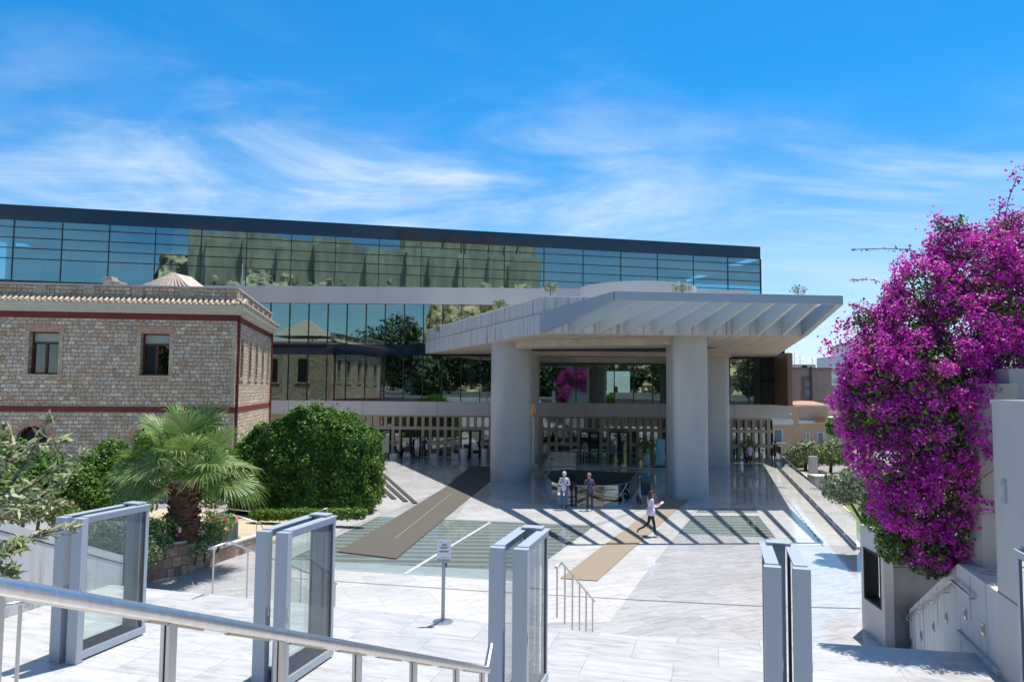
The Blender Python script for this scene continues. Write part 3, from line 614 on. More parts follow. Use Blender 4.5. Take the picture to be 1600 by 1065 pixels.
# soffit boards just under
MB().prism([(FL[0] + .15, 37.12), (FR[0] - .1, 37.35), (yr(46)[0] - .1, 46), (yl(46)[0] + .15, 46)], Z0 - .03, Z0 - .002).build('soffit', M['soffit'], can)
s2 = MB().prism([(yl(56)[0] + .1, 56), (yr(56)[0] - .1, 56), (yr(59.3)[0] - .1, 59.3), (yl(59.3)[0] + .1, 59.3)], Z0 - .03, Z0 - .002)
s2.prism([(yl(46)[0] + .1, 46), (yl(46)[0] + 3.1, 46), (yl(56)[0] + 5.4, 56), (yl(56)[0] + .1, 56)], Z0 - .031, Z0 - .002)
s2.prism([(yr(46)[0] - 4.5, 46), (yr(46)[0] - .1, 46), (yr(56)[0] - .1, 56), (yr(56)[0] - 6.4, 56)], Z0 - .031, Z0 - .002); s2.build('soffit', M['soffit'], can)
# downstand beam over the front columns
MB().prism([(.6, 41.6), (8.33, 38.6), (10.1, 39.2), (10.1, 40.4), (8.0, 41.5), (1.2, 43.95), (.2, 43.95)], Z0 - .42, Z0 - .035).build('downstand_beam', M['soffit'], can)
MB().prism([(.3, 53.2), (15.9, 53.2), (15.9, 55.5), (.3, 55.5)], Z0 - .35, Z0 - .04).build('downstand_beam', M['soffit'], can)
MB().prism([(.6, 57.2), (15.6, 57.2), (15.9, FY - .45), (.4, FY - .45)], 7.68, Z0 - .035).build('downstand_beam', M['soffit'], can)
for k in range(1, 15):
    f = k / 15; a, b = lerp((FL[0] + .2, 37.2), (FR[0] - .2, 37.4), f), lerp((yl(45.9)[0] + .2, 45.9), (yr(45.9)[0] - .2, 45.9), f); MB().bar((a[0], a[1], Z0 - .031), (b[0], b[1], Z0 - .031), .035, .004).build('soffit_joint', flat('joint_shadow_gap', (.12, .11, .10)), can)
# upper tier: roof plate and parapet set back a little
ins = .12
u = MB().prism([(FL[0] + ins, 37 + ins), (FR[0] - ins, 37.25 + ins), (yr(59.6)[0] - ins, 59.6), (yl(59.6)[0] + ins, 59.6)], Z1 + .03, Z1 + .45)
u.build('roof_plate', M['conc'], can)
def pbar(a, b, z0, z1, t=.22):
    d = Vector((b[0] - a[0], b[1] - a[1], 0)).normalized(); n = Vector((-d.y, d.x, 0)); c = Vector(((a[0] + b[0]) / 2, (a[1] + b[1]) / 2, (z0 + z1) / 2)); L_ = math.hypot(b[0] - a[0], b[1] - a[1])
    return MB().obox(c, d, n, L_ / 2, t / 2, (z1 - z0) / 2)
for a, b in (((FL[0] + .16, 37.16), (yl(59.5)[0] + .16, 59.5)), ((FL[0] + .27, 37.2), (FR[0] - .27, 37.42)), ((FR[0] - .16, 37.4), (yr(59.5)[0] - .16, 59.5))):
    pbar(a, b, Z1 + .031, Z2).build('parapet', M['conc_stain'], can)
    pbar(a, b, Z2, Z2 + .05, .30).build('parapet_cap', flat('parapet_cap_sunlit', (.85, .85, .85), .5), can)  # whitened cap paints in the sunlit edge of the parapet
fa_, fb2 = Vector((FL[0], FL[1], 0)), Vector((BL[0], BL[1], 0)); fdir = (fb2 - fa_).normalized(); fnn = Vector((fdir.y, -fdir.x, 0)); fnn = fnn if fnn.x < 0 else -fnn
for k in range(1, 7):
    c = fa_ + fdir * (2.9 * k) + fnn * .001; MB().obox(Vector((c.x, c.y, (Z0 + Z1) / 2)), fdir, fnn, .012, .003, (Z1 - Z0) / 2 - .01).build('fascia_joint', flat('joint_shadow_gap', (.12, .11, .10)), can) if k < 4 else None
# roof light drum and roof walkway
dr = MB(); n = 40; rc = Vector((9.3, 54.5, 0)); ro, ri = 4.3, 4.05
vs = []; fs = []
for i in range(n):
    a = 2 * math.pi * i / n
    for r_, z in ((ro, Z1 + .46), (ro, 13.05), (ri, 13.05), (ri, Z1 + .46)): vs.append((rc.x + r_ * math.cos(a), rc.y + r_ * math.sin(a), z))
for i in range(n):
    j = (i + 1) % n
    for k in range(3): fs.append((i * 4 + k, j * 4 + k, j * 4 + k + 1, i * 4 + k + 1))
dr.add(vs, fs).build('roof_light_drum', M['band'], can, smooth=True)
MB().box(3.2, 11.5, 44, 44.3, 10.7, 10.85).build('roof_rail', M['white'], can)
# pergola: steel beams fanning to an outer beam
inner = [(FL[0] + .0, 37.0)] + [None] * 9 + [(FR[0], 37.25)]
xi = [D(p, 521, 37.1).x for p in (848, 896, 938, 979, 1021.6, 1062, 1104.7, 1146, 1186, 1225, 1267)]; xi[10] = FR[0] - .1
ob0, ob1 = D(961, 460, 28.9), D(1317, 462, 29.65)
xo = [D(p, 468, 29.25).x for p in (967, 1015, 1047, 1078, 1108, 1142, 1175, 1212, 1242.5, 1275, 1313)]
xo = list(np.linspace(ob0.x + .06, ob1.x - .06, 11))
ZT = 9.42
outz0 = 9.07
pg = MB(); pg.prism([(ob0.x, ob0.y), (ob1.x, ob1.y), (ob1.x, ob1.y + .16), (ob0.x, ob0.y + .16)], outz0, ZT + .01); pg.build('pergola_outer_beam', M['steel_paint'], can, bevel=.012)
for i in range(11):
    th = .26 if i in (0, 10) else .13
    yi = 36.99 + .25 * (xi[i] - FL[0]) / 13.5; yo = ob0.y + .17 + (ob1.y - ob0.y) * (xo[i] - ob0.x) / (ob1.x - ob0.x)
    d = Vector((xi[i] - xo[i], yi - yo, 0)).normalized(); nn = Vector((-d.y, d.x, 0)) * th / 2
    a0, a1 = Vector((xo[i], yo, 0)), Vector((xi[i], yi, 0)); zb = Z0 + .02
    m = MB(); q = [a0 - nn, a0 + nn, a1 + nn, a1 - nn]
    vs = [(q[0].x, q[0].y, outz0 + .01), (q[1].x, q[1].y, outz0 + .01), (q[2].x, q[2].y, zb), (q[3].x, q[3].y, zb)] + [(p.x, p.y, ZT) for p in q]
    m.add(vs, [(3, 2, 1, 0), (4, 5, 6, 7), (0, 1, 5, 4), (1, 2, 6, 5), (2, 3, 7, 6), (3, 0, 4, 7)])
    m.build('pergola_side_beam' if i in (0, 10) else 'pergola_louvre', M['steel_paint'] if i in (0, 10) else M['steel_bounce'], can)
# columns
def column(x0, x1, y0, y1, ztop, r=.55):
    pts = []
    for cx_, cy__, a0 in ((x1 - r, y0 + r, -90), (x1 - r, y1 - r, 0), (x0 + r, y1 - r, 90), (x0 + r, y0 + r, 180)):
        for k in range(7): a = R(a0 + 15 * k); pts.append((cx_ + r * math.cos(a), cy__ + r * math.sin(a)))
    vs = []; fs = []; n = len(pts); zs = [0, 3.26, 3.262, 3.285, 3.287, ztop]; sh = [0, 0, .012, .012, 0, 0]
    cx_, cy__ = (x0 + x1) / 2, (y0 + y1) / 2
    for z, s in zip(zs, sh):
        for p in pts: vs.append((p[0] + (cx_ - p[0]) * s, p[1] + (cy__ - p[1]) * s, z))
    for i in range(len(zs) - 1):
        for k in range(n): fs.append((i * n + k, i * n + (k + 1) % n, (i + 1) * n + (k + 1) % n, (i + 1) * n + k))
    P('canopy_column', MB().add(vs, fs), M['conc_col'], smooth=True)
column(-1.25, 1.22, 44.0, 47.5, Z0 - .02, 1.0)
column(8.33, 10.12, 37.8, 40.0, Z0 - .02, .3)
column(13.3, 15.95, 53.6, 56.5, Z0 - .02, .5)
column(-.5, 2.05, 53.6, 56.5, Z0 - .02, .8)

# ------------------------------------------------------------------ balustrades
def railglass(name, label, pts, h, cap, close=False, gl='gl_rail', group=None, z=0, caps=True):
    c = pts[0]; t = thing(name, label, 'balustrade', (c[0], c[1], z), group)
    for i in range(len(pts) - 1):
        p, q = pts[i], pts[i + 1]; L_ = math.hypot(q[0] - p[0], q[1] - p[1]); k = max(1, round(L_ / 2.4))
        for j in range(k):
            a, b = lerp(p, q, (j + .01) / k), lerp(p, q, (j + .99) / k)
            MB().quad((a[0], a[1], z + .02), (b[0], b[1], z + .02), (b[0], b[1], z + h), (a[0], a[1], z + h)).build('glass_panel', M[gl], t)
    if cap:
        MB().tube([(p[0], p[1], z + h + .015) for p in pts], .018 if cap is True else cap).build('top_rail', M['inox'], t)
    m = MB()
    for i in range(len(pts) - 1): m.bar((*pts[i], z + .03), (*pts[i + 1], z + .03), .1, .06)
    m.build('base_channel', M['steel_paint'], t)
    return t
front = xy(G(984, 786), G(966, 791), G(944, 793), G(920, 793.5), G(902, 793), G(885, 791.5), G(871, 789), G(862, 786), G(854, 777), G(849, 768), G(849, 752))

sm = []
for i in range(len(front) - 1):
    for k in range(2): sm.append(lerp(front[i], front[i + 1], k / 2))
sm.append(front[-1])
railglass('curved_balustrade', 'curved glass balustrade round the near side of the floor opening', sm, 1.02, .012, gl='gl_well')
railglass('glass_balustrade', 'straight glass balustrade behind the floor opening near the doors', xy(G(849, 752), G(861, 730), G(900, 728), G(1042, 733)), 1.05, True)
railglass('glass_balustrade', 'glass balustrade joining the opening to the right column', xy(G(984, 786), G(1014, 739.5)), 1.02, .008)
a, b = G(1212, 726), G(1339, 858)
railglass('glass_balustrade', 'long sloping line of glass balustrade along the right edge of the plaza', [(b.x, b.y), (a.x, a.y)], 1.05, .012)
MB().bar((a.x + .1, a.y, .05), (b.x + .1, b.y, .05), .28, .1).build('plaza_kerb', M['white']); struct(bpy.data.objects['plaza_kerb'])
# floor opening kerb and dark lining
# ------------------------------------------------------------------ torch pole, stands, pots, bins
p = G(833, 733)
t = thing('torch_pole', 'tall slim white pole with golden flame top beside the left column', 'torch', (p.x, p.y, 0))
MB().obox(Vector((p.x - .05, p.y, .2)), Vector((1, 0, 0)), Vector((0, 1, 0)), .42, .3, .2).build('base_block', M['conc'], t, bevel=.02)
MB().lathe((p.x, p.y, .4), [(.10, 0), (.085, .6), (.075, 3.2), (.10, 3.22)], 12).build('pole', M['white'], t, smooth=True)
MB().lathe((p.x, p.y, 3.62), [(.09, 0), (.17, .25), (.19, .5), (.13, .75), (.17, .95)], 12).build('flame_holder', flat('gilded_metal', (.62, .38, .17), .35, .6), t, smooth=True)
def pot(px, py, hp, r0, r1, m_, label, bush=None, name='planter_pot'):
    p = G(px, py); t = thing(name, label, 'planter' if name == 'planter_pot' else 'bin', (p.x, p.y, 0))
    MB().lathe(p, [(r0, 0), (r1, hp), (r1 - .06, hp), (r1 - .07, hp - .08)], 18).build('pot', m_, t, smooth=True)
    if bush:
        pts, nn = blobpts([(p.x, p.y, hp + bush * .6, bush, bush, bush * .8)], 700, .1); leafcloud('shrub_leaves', pts, nn, .12, M['leaf_dark'], t)
        MB().tube([(p.x, p.y, hp - .1), (p.x, p.y, hp + bush * .6)], .03).build('stem', M['bark'], t)
pot(1009, 729, 1.0, .2, .34, M['white'], 'tapering white pot with dark shrub near the right doors', .95)
pot(1169, 722, .7, .2, .3, M['dark'], 'dark pot with bushy shrub by the wall right of the columns', .8)
pot(725, 718, .85, .24, .34, M['white'], 'white round bin in front of the left dark door', name='litter_bin')
pot(757, 718, .85, .2, .24, M['white'], 'narrower white bin close to the left column', name='litter_bin')
for i, (px, lab) in enumerate(((615, 'stone block seat holding the seated person in dark clothes'), (636, 'stone block seat holding the seated person in white trousers'), (711, 'grey block seat left of the white round bin'), (742, 'grey block seat between the two white bins'), (678, 'grey block seat right of the standing visitors'))):
    p = G(px, 717); o = MB().obox(p + Vector((0, 0, .22)), Vector((1, 0, 0)), Vector((0, 1, 0)), .28, .25, .22).build('block_seat', M['conc'], bevel=.02); tag(o, lab, 'seat', 'stone seats along the ground floor wall')
p = G(1032, 729); t = thing('info_panel', 'pale blue upright information panel beside the right column', 'panel', (p.x, p.y, 0))
MB().obox(p + Vector((0, 0, 1.05)), Vector((1, 0, 0)), Vector((0, 1, 0)), .33, .03, .95).build('panel', flat('blue_panel', (.20, .50, .62)), t)
MB().obox(p + Vector((0, 0, .04)), Vector((1, 0, 0)), Vector((0, 1, 0)), .4, .2, .04).build('foot', M['dark'], t)
p = G(894, 792); t = thing('viewing_stand', 'black tapering stand between the two men at the railing', 'stand', (p.x, p.y, 0))
MB().lathe(p, [(.10, 0), (.09, .7), (.16, 1.0), (.19, 1.12)], 4).build('column', M['black'], t); MB().obox(p + Vector((0, 0, 1.15)), Vector((1, 0, 0)), Vector((0, 1, 0)), .22, .16, .025).build('top_plate', M['black'], t)
# banner inside the glass
p = D(860, 600, FY + 1.2); tag(MB().obox(Vector((p.x, FY + 1.2, 6.6)), Vector((1, 0, 0)), Vector((0, 1, 0)), .45, .02, 1.5).build('banner', flat('magenta_cloth', (.32, .05, .16))), 'dark pink banner hanging inside the glass by the left column', 'banner')
# small stanchion sign far right
p = G(1192, 730); t = thing('sign_stand', 'thin distant stand with small white notice by the right wall', 'sign', (p.x, p.y, 0))
MB().lathe(p, [(.16, 0), (.16, .02), (.02, .03), (.018, 1.05)], 10).build('post', M['inox'], t)
s = MB().obox(p + Vector((0, 0, 1.25)), Vector((1, 0, 0)), Vector((0, 1, 0)), .15, .015, .2).build('notice', M['white'], t)
MB().obox(p + Vector((0, -.02, 1.25)), Vector((1, 0, 0)), Vector((0, 1, 0)), .07, .004, .07).build('printed_mark', M['dark'], s)
# roof bushes
for px, py, Y, sz, lab in ((687, 512, 56, .65, 'lowest small roof bush near the canopy left tip'), (727, 497, 51, .6, 'second small roof bush along the canopy left parapet'), (781, 474, 46, .6, 'third small roof bush along the canopy left parapet'), (860, 448, 44, .7, 'round pale bush where the canopy parapet turns'), (1065, 450, 48, .9, 'spiky pale bush right of the curved roof drum'), (1247, 453, 46, .8, 'faint thin bush near the right corner of the canopy roof')):
    p = D(px, py, Y); t = thing('roof_bush', lab, 'bush', (p.x, Y, p.z - sz * .6), 'small bushes on the canopy roof')
    pts, nn = blobpts([(p.x, Y, p.z, sz * .75, sz * .6, sz * .45)], 260 if px < 1200 else 110, .05); leafcloud('leaves', pts, nn, .15, M['leaf_sage'], t)
    zb = Z1 + .45 if True else 0
    MB().tube([(p.x, Y, zb), (p.x, Y, p.z)], .03, 6).build('stem', M['bark'], t)
# ================================================================== GATES
def make_gate():
    t = thing('glass_gate', '', 'gate', (0, 0, TZ), 'open sliding glass gates across the terrace')
    H = 2.12; U = Vector((0, 0, 1))
    def lb(m, e0, e1, f0, f1, z0, z1):   # local e (A1), f (A2) box
        c = A1 * ((e0 + e1) / 2) + A2 * ((f0 + f1) / 2) + U * ((z0 + z1) / 2 + TZ); return m.obox(c, A1, A2, (e1 - e0) / 2, (f1 - f0) / 2, (z1 - z0) / 2)
    Lg = 1.42; gk = flat('rubber_gasket', (.16, .17, .19), .6)
    for s in (0, .31):
        fr = lb(lb(MB(), s, s + .19, 0, .115, 0, H), s, s + .19, 0, .004, 0, 0.01)
        o = lb(MB(), s, s + .19, 0, .12, .0, H).build('front_post', M['steel_gate'], t, bevel=.006)
        g = MB(); lb(g, s + .05, s + .14, .122, Lg, H - .09, H - .003); lb(g, s + .02, s + .17, .122, Lg, H - .002, H + .012)
        lb(g, s + .04, s + .15, .122, Lg, .03, .14); lb(g, s + .055, s + .135, Lg - .07, Lg - .002, .142, H - .092)
        lb(g, s + .065, s + .125, .124, .17, .142, H - .092)
        o = g.build('leaf_frame', M['steel_gate'], t)
        k = MB(); lb(k, s + .06, s + .13, .171, .181, .141, H - .091); lb(k, s + .06, s + .13, Lg - .081, Lg - .071, .141, H - .091); lb(k, s + .06, s + .13, .182, Lg - .082, .141, .150); lb(k, s + .06, s + .13, .182, Lg - .082, H - .100, H - .091); k.build('gasket', gk, o)
        lb(MB(), s + .192, s + .197, .035, .075, .98, 1.10).build('lock_plate', M['inox'], t); lb(MB(), s - .01, s + .2, -.01, .13, 0, .006).build('base_plate', M['inox'], t)
        for e in (s + .075, s + .115):
            q = MB(); a = A1 * e + A2 * .17 + U * (TZ + .14); b = A1 * e + A2 * (Lg - .07) + U * (TZ + .14); h = U * (H - .232); q.quad(a, b, b + h, a + h); q.build('glass_pane', M['gl_gate'], o)
    lb(lb(MB(), .17, .33, Lg - .2, Lg - .06, .02, H + .02), .10, .40, Lg - .23, Lg - .02, H + .021, H + .05).build('rear_post', M['steel_gate'], t, bevel=.006)
    lb(lb(MB(), .185, .24, Lg + .02, Lg + .06, 0, H + .01), .26, .315, Lg + .02, Lg + .06, 0, H + .01).build('guide_rail', M['steel_gate'], t)
    return t
gl = ['leftmost open glass gate, near the planter wall and palm', 'second open glass gate from the left, behind the middle of the long handrail', 'open glass gate right of the white notice stand, at the handrail end', 'open glass gate standing alone right of centre', 'glass gate cut by the right picture edge beside the tall concrete wall']
g1 = make_gate(); 
for i, (e, l_) in enumerate(zip((-9.62, -6.15, -2.78, .50, 3.62), gl)):
    loc = E(e, 9.0 if i < 4 else 9.55, TZ)
    if i == 0: g1.location = loc; g1['label'] = l_
    else: dup(g1, loc, l_)

# ================================================================== HANDRAILS
t = thing('stair_handrail', 'large brushed steel handrail with inset lights crossing the lower left foreground', 'handrail', (-1.6, 2.3, 3.9))
Pa = Vector((-1.58, 2.3, 4.885)); dv = Vector((.237, .676, -.29)); at_ = lambda k: Pa + dv * k
end = at_(5.9)
MB().tube([at_(-1.2), at_(5.9)], .0305, 20).build('top_rail', M['inox'], t, smooth=True)
MB().tube([end - Vector((0, 0, 0)), end + Vector((.03, .22, .125))], .0295, 16).build('rail_end', M['inox'], t, smooth=True)
for k in range(7):
    p = at_(k - .0) if k < 6 else at_(5.75)
    zb = TZ + .15 * max(0, math.floor((7.8 - p.dot(A2)) / .36 + 1)) - .01
    m = MB(); s = .021
    m.obox(Vector((p.x - .011, p.y, (p.z - .02 + zb) / 2)), A1, A2, .0085, .024, (p.z - .02 - zb) / 2); m.obox(Vector((p.x + .011, p.y, (p.z - .02 + zb) / 2)), A1, A2, .0085, .024, (p.z - .02 - zb) / 2)
    m.build('post', M['inox'], t, bevel=.003)
for k in np.arange(.85, 5.8, .62):
    a = at_(k) + Vector((0, 0, -.026)); b = at_(k + .4) + Vector((0, 0, -.026)); MB().bar(a, b, .03, .022).build('light_strip', flat('strip_light_cover', (.62, .50, .30), .5), t)
def handrail(label, pts, feet, r=.021, group=None, name='steel_handrail'):
    t = thing(name, label, 'handrail', tuple(feet[0][1]), group); MB().tube(pts, r, 10).build('top_rail', M['inox'], t, smooth=2)
    for top, foot in feet: MB().tube([foot, top], r * .8, 8).build('post', M['inox'], t)
    return t
def rp(a, b, k): return a + (b - a) * k
fe, bd, en = G(868, 886, 2.31), G(878, 879, 2.31), D(929, 939, 16.4)
f = [(rp(fe, bd, .25), Vector((*rp(fe, bd, .25).xy, TZ)))]
for k in (.08, .29, .50, .71, .93): p = rp(bd, en, k); f.append((p, Vector((p.x, p.y, 0.0 + max(0, TZ * (1 - k) - .15)))))
handrail('short steel handrail with six posts going down the steps right of centre', [fe, bd, en], f)
fe, bd, en = G(326, 857, 2.31), G(359, 846, 2.31), D(526, 912, 16.9)
f = [(rp(fe, bd, .25), Vector((*rp(fe, bd, .25).xy, TZ)))]
for k in (.16, .65, .985): p = rp(bd, en, k); f.append((p, Vector((p.x, p.y, max(0, TZ * (1 - k) - .15)))))
handrail('steel handrail going down the steps in front of the planter wall', [fe, bd, en], f)
a = D(-20, 950, 7.4); b = D(44, 939, 7.6)
handrail('low steel handrail end seen at the far left behind the big handrail', [a, b], [(D(32, 943, 7.58), Vector((*D(32, 943, 7.58).xy, TZ + .15)))], r=.024)
# ================================================================== NOTICE STAND
p = G(692, 971, TZ)
t = thing('notice_stand', 'steel post on round base holding a white printed notice on the terrace', 'sign', tuple(p))
MB().lathe(p, [(.18, 0), (.18, .012), (.03, .03)], 28).build('base_plate', M['inox'], t, smooth=True)
MB().lathe(p, [(.033, .03), (.033, .95)], 16).lathe(p, [(.036, .951), (.036, 1.03), (.02, 1.05)], 16).build('post', M['steel_gate'], t, smooth=True)
MB().obox(p + Vector((.045, 0, .99)), Vector((1, 0, 0)), Vector((0, 1, 0)), .012, .02, .04).build('belt_clip', M['dark'], t)
nn = Vector((0, -1, .08)).normalized(); uu = Vector((0, .08, 1)).normalized(); cc = p + Vector((0, 0, 1.25))
s = MB().obox(cc, Vector((1, 0, 0)), -nn, .125, .006, .175, uu).build('notice_board', flat('paper', (.80, .80, .82)), t)
MB().obox(cc - uu * .185 - nn * -.01, Vector((1, 0, 0)), -nn, .115, .012, .014, uu).build('board_holder', M['steel_gate'], t)
ink = flat('grey_ink', (.13, .14, .18)); m = MB()
def ln(x0, x1, z, h=.006): m.obox(cc + nn * .0085 + Vector(((x0 + x1) / 2, 0, 0)) + uu * z, Vector((1, 0, 0)), -nn, (x1 - x0) / 2, .001, h / 2, uu)
random.seed(3)
def words_(x0, x1, z, h=.007):
    x = x0
    while x < x1: w_ = random.uniform(.008, .022); ln(x, min(x + w_, x1), z, h); x += w_ + .004
for x, z, hw in ((-.055, .135, .008), (-.055, .142, .004), (-.06, .128, .004), (-.05, .128, .004)): ln(x - hw, x + hw, z, .006)
words_(-.03, .045, .093, .011); words_(-.045, .06, .076, .011); words_(-.075, .07, .045, .011); words_(-.06, .06, .028, .009)
words_(-.08, .08, -.02, .011); words_(-.08, .08, -.034, .009); words_(-.05, .06, -.125, .005)
m.build('printed_text', ink, s)

# ================================================================== RIGHT SIDE WALLS
kx = 8.25; kz = 2.42
k_ = thing('concrete_kiosk', 'low dark-windowed concrete kiosk under the bougainvillea', 'kiosk', (kx, 16.3, 0))
dkx = .06
fa, fb = G(1339, 975, 0), None
A_ = Vector((8.16, 16.35, 0)); B_ = Vector((8.26, 17.62, 0))
dd = (B_ - A_).normalized(); nd = Vector((dd.y, -dd.x, 0))
Lk = (B_ - A_).length
w0, w1, zb0, zb1 = .16, Lk - .17, .75, 1.93
m = MB(); h = lambda s0, s1, z0, z1, o0=0, o1=.2: m.obox(A_ + dd * ((s0 + s1) / 2) + nd * ((o0 + o1) / 2) + Vector((0, 0, (z0 + z1) / 2)), dd, nd, (s1 - s0) / 2, (o1 - o0) / 2, (z1 - z0) / 2)
h(0, w0, 0, kz); h(w1, Lk, 0, kz); h(w0, w1, 0, zb0); h(w0, w1, zb1, kz)
m.build('side_wall', M['conc'], k_)
m = MB(); q0 = A_ + nd * .2
m.prism(xy(q0, A_ + nd * 4.2, B_ + nd * 4.2, B_ + nd * .2), 0, kz - .002); m.build('kiosk_body', mat('shaded_dark_panel', (.22, .23, .24), .7, alt=(.16, .17, .18), scale=1.2, bump=.1), k_)  # body coloured dark to paint in the shade on its front face
m = MB(); h(w0, w1, zb0, zb0 + .05, -.012, .17); h(w0, w1, zb1 - .05, zb1, -.012, .17); h(w0, w0 + .05, zb0 + .05, zb1 - .05, -.012, .17); h(w1 - .05, w1, zb0 + .05, zb1 - .05, -.012, .17)
f_ = m.build('ticket_window', M['black'], k_); m = MB(); h(w0 + .05, w1 - .05, zb0 + .05, zb1 - .05, .15, .16); m.build('window_glass', M['winglass'], f_)
m = MB(); h(w0 + .05, w0 + .22, zb0 + .05, zb1 - .05, .10, .12); m.build('window_shutter', M['white'], f_)
MB().obox(q0 + nd * 2 + Vector((0, 0, 1.72)) - dd * .004, nd, dd, 2, .004, .008).build('panel_joint', M['dark'], k_)
# stair side wall
bd0 = G(1500, 992, TZ); e1w = bd0.dot(A1); 
def WE(f, off, z): v = A1 * (e1w + off) + A2 * f; return Vector((v.x, v.y, z))
fb = bd0.dot(A2); fk = A_.dot(A2) - .02; ft = fb - 1.9
t = thing('stair_side_wall', 'low concrete side wall of the steps with step lights and handrail on the right', 'wall', tuple(WE(fb, 0, TZ)))
prof = [(ft, 2.60), (fb, 2.60), (fk, .86)]
m = MB(); th = 1.15
lo = [(ft, TZ - .5), (fb, TZ - .5), (fk, -.1)]
for o0, o1 in ((0, th),):
    v = [WE(f, o0, z) for f, z in lo] + [WE(f, o0, z) for f, z in prof] + [WE(f, o1, z) for f, z in lo] + [WE(f, o1, z) for f, z in prof]
    m.add(v, [(0, 3, 4, 1), (1, 4, 5, 2), (6, 7, 10, 9), (7, 8, 11, 10), (3, 9, 10, 4), (4, 10, 11, 5), (2, 5, 11, 8), (0, 6, 9, 3)])
m.build('wall_body', M['conc_stain'], t)
def onw(f, dz): 
    z = 2.60 if f < fb else 2.60 + (f - fb) / (fk - fb) * (.86 - 2.60); return z + dz
for f in (fb - 1.2, fb - .35, fb + .75, fb + 1.6, fb + 2.5, fb + 3.35):
    zt = onw(f, -.74); MB().obox(WE(f, -.006, zt), A2, A1, .055, .012, .085).build('step_light', M['inox'], t)
    MB().obox(WE(f, -.019, zt + .01), A2, A1, .035, .003, .05).build('step_light_cover', M['dark'], t)
for f in (fb - .62, fb + 1.3, fb + 2.3, fb + 3.3): MB().obox(WE(f, -.001, onw(f, -.42)), A2, A1, .004, .003, .36).build('panel_joint', M['dark'], t)
MB().obox(WE((ft + fb) / 2, -.03, TZ + .05), A2, A1, (fb - ft) / 2, .03, .05).build('skirting', M['conc'], t)
hr = thing('wall_handrail', 'steel handrail fixed to the right stair wall, bent over its crest', 'handrail', tuple(WE(fb, 0, 2.3)))
MB().tube([WE(fb - .95, -.09, 2.28), WE(fb + .03, -.09, 2.30), WE(fk + .1, -.09, .62)], .022, 12).build('top_rail', M['inox'], hr, smooth=2)
for f in (fb - .8, fb + .55, fb + 1.5, fb + 2.4, fb + 3.3):
    z = (2.29 if f < fb else 2.30 + (f - fb) / (fk + .1 - fb) * (.62 - 2.30)); MB().tube([WE(f, -.09, z - .02), WE(f, -.09, z - .07), WE(f, 0, z - .07)], .010, 8).build('bracket', M['inox'], hr)
# tall wall in the same plane
t = thing('tall_concrete_wall', 'tall smooth blue grey concrete wall at the right edge with a small recessed box', 'wall', tuple(WE(ft, 0, TZ)))
MB().prism(xy(WE(ft - .001, -.01, 0), WE(ft - .001, 1.6, 0), WE(ft - 4.4, 1.6, 0), WE(ft - 4.4, -.01, 0)), TZ - .3, 5.36).build('wall_body', M['conc_col'], t)
MB().prism(xy(WE(ft + .01, -.03, 0), WE(ft + .01, 1.62, 0), WE(ft - 4.4, 1.62, 0), WE(ft - 4.4, -.03, 0)), 5.361, 5.42).build('coping', M['conc'], t)
o = MB().obox(WE(ft - .42, -.018, 4.12), A2, A1, .075, .018, .16).build('recessed_box', M['steel_gate'], t); MB().obox(WE(ft - .42, -.04, 4.14), A2, A1, .04, .004, .07).build('box_cover', M['conc'], o)
m = MB(); m.obox(WE(ft - .9, -.014, 2.62), A2, A1, .9, .003, .008); m.build('panel_joint', M['dark'], t)
# back wall with the warm strip
t = thing('planter_back_wall', 'taller rendered wall behind the bougainvillea trunk at the right edge', 'wall', (9.0, 12.6, 2))
a = D(1530, 700, 12.6)
MB().prism(xy((a.x, 12.6), (a.x + .42, 12.2), (a.x + .42, 13.3), (a.x, 13.3)), 1.6, 5.68).build('pilaster', mat('warm_render', (.46, .42, .38), .8, alt=(.40, .37, .34), scale=2), t)
MB().prism(xy((a.x + .421, 12.4), (a.x + 5, 11.4), (a.x + 5, 13.3), (a.x + .421, 13.3)), 1.6, 5.93).build('wall_body', mat('pale_render', (.46, .45, .46), .8, alt=(.40, .39, .40), scale=2), t)
# soil bed between the wall and kiosk
b0, b1 = WE(ft, th + .01, 0), WE(fk, th + .01, 0)
struct(MB().prism(xy(WE(ft - .5, th + .002, 0), WE(fk, th + .002, 0), WE(fk, 5, 0), WE(ft - .5, 5, 0)), -.3, 2.2).build('planting_bed', M['pit']))

import mathutils
# ================================================================== BOUGAINVILLEA
bt = thing('bougainvillea', 'huge magenta flowering bougainvillea hanging over the kiosk and right wall', 'climbing shrub', (9.4, 13.4, 2.2))
bl = [(1590, 440, 80, 14.5), (1530, 420, 62, 14.3), (1478, 395, 34, 14.6), (1500, 355, 22, 14.4), (1475, 352, 16, 14.5), (1560, 370, 30, 14.3), (1590, 352, 26, 14.6), (1450, 455, 52, 14.2), (1520, 500, 78, 13.9), (1590, 515, 66, 13.9), (1420, 515, 56, 14.2), (1375, 520, 34, 14.4),
      (1385, 575, 62, 14.0), (1455, 590, 80, 13.7), (1370, 645, 62, 13.9), (1460, 670, 84, 13.6), (1395, 715, 58, 13.8), (1480, 750, 66, 13.6), (1425, 780, 56, 13.8), (1490, 815, 44, 13.7), (1455, 850, 34, 13.8), (1345, 590, 30, 14.2), (1336, 660, 28, 14.2), (1515, 590, 42, 13.8), (1560, 545, 40, 13.6), (1440, 640, 90, 14.6), (1640, 450, 90, 14.6), (1680, 560, 80, 14.4), (1355, 545, 24, 14.2), (1512, 690, 40, 13.7), (1515, 760, 40, 13.6), (1512, 830, 34, 13.6), (1508, 640, 34, 13.8), (1340, 620, 34, 14.3), (1352, 500, 22, 14.3), (1395, 470, 22, 14.3)]
B3 = []
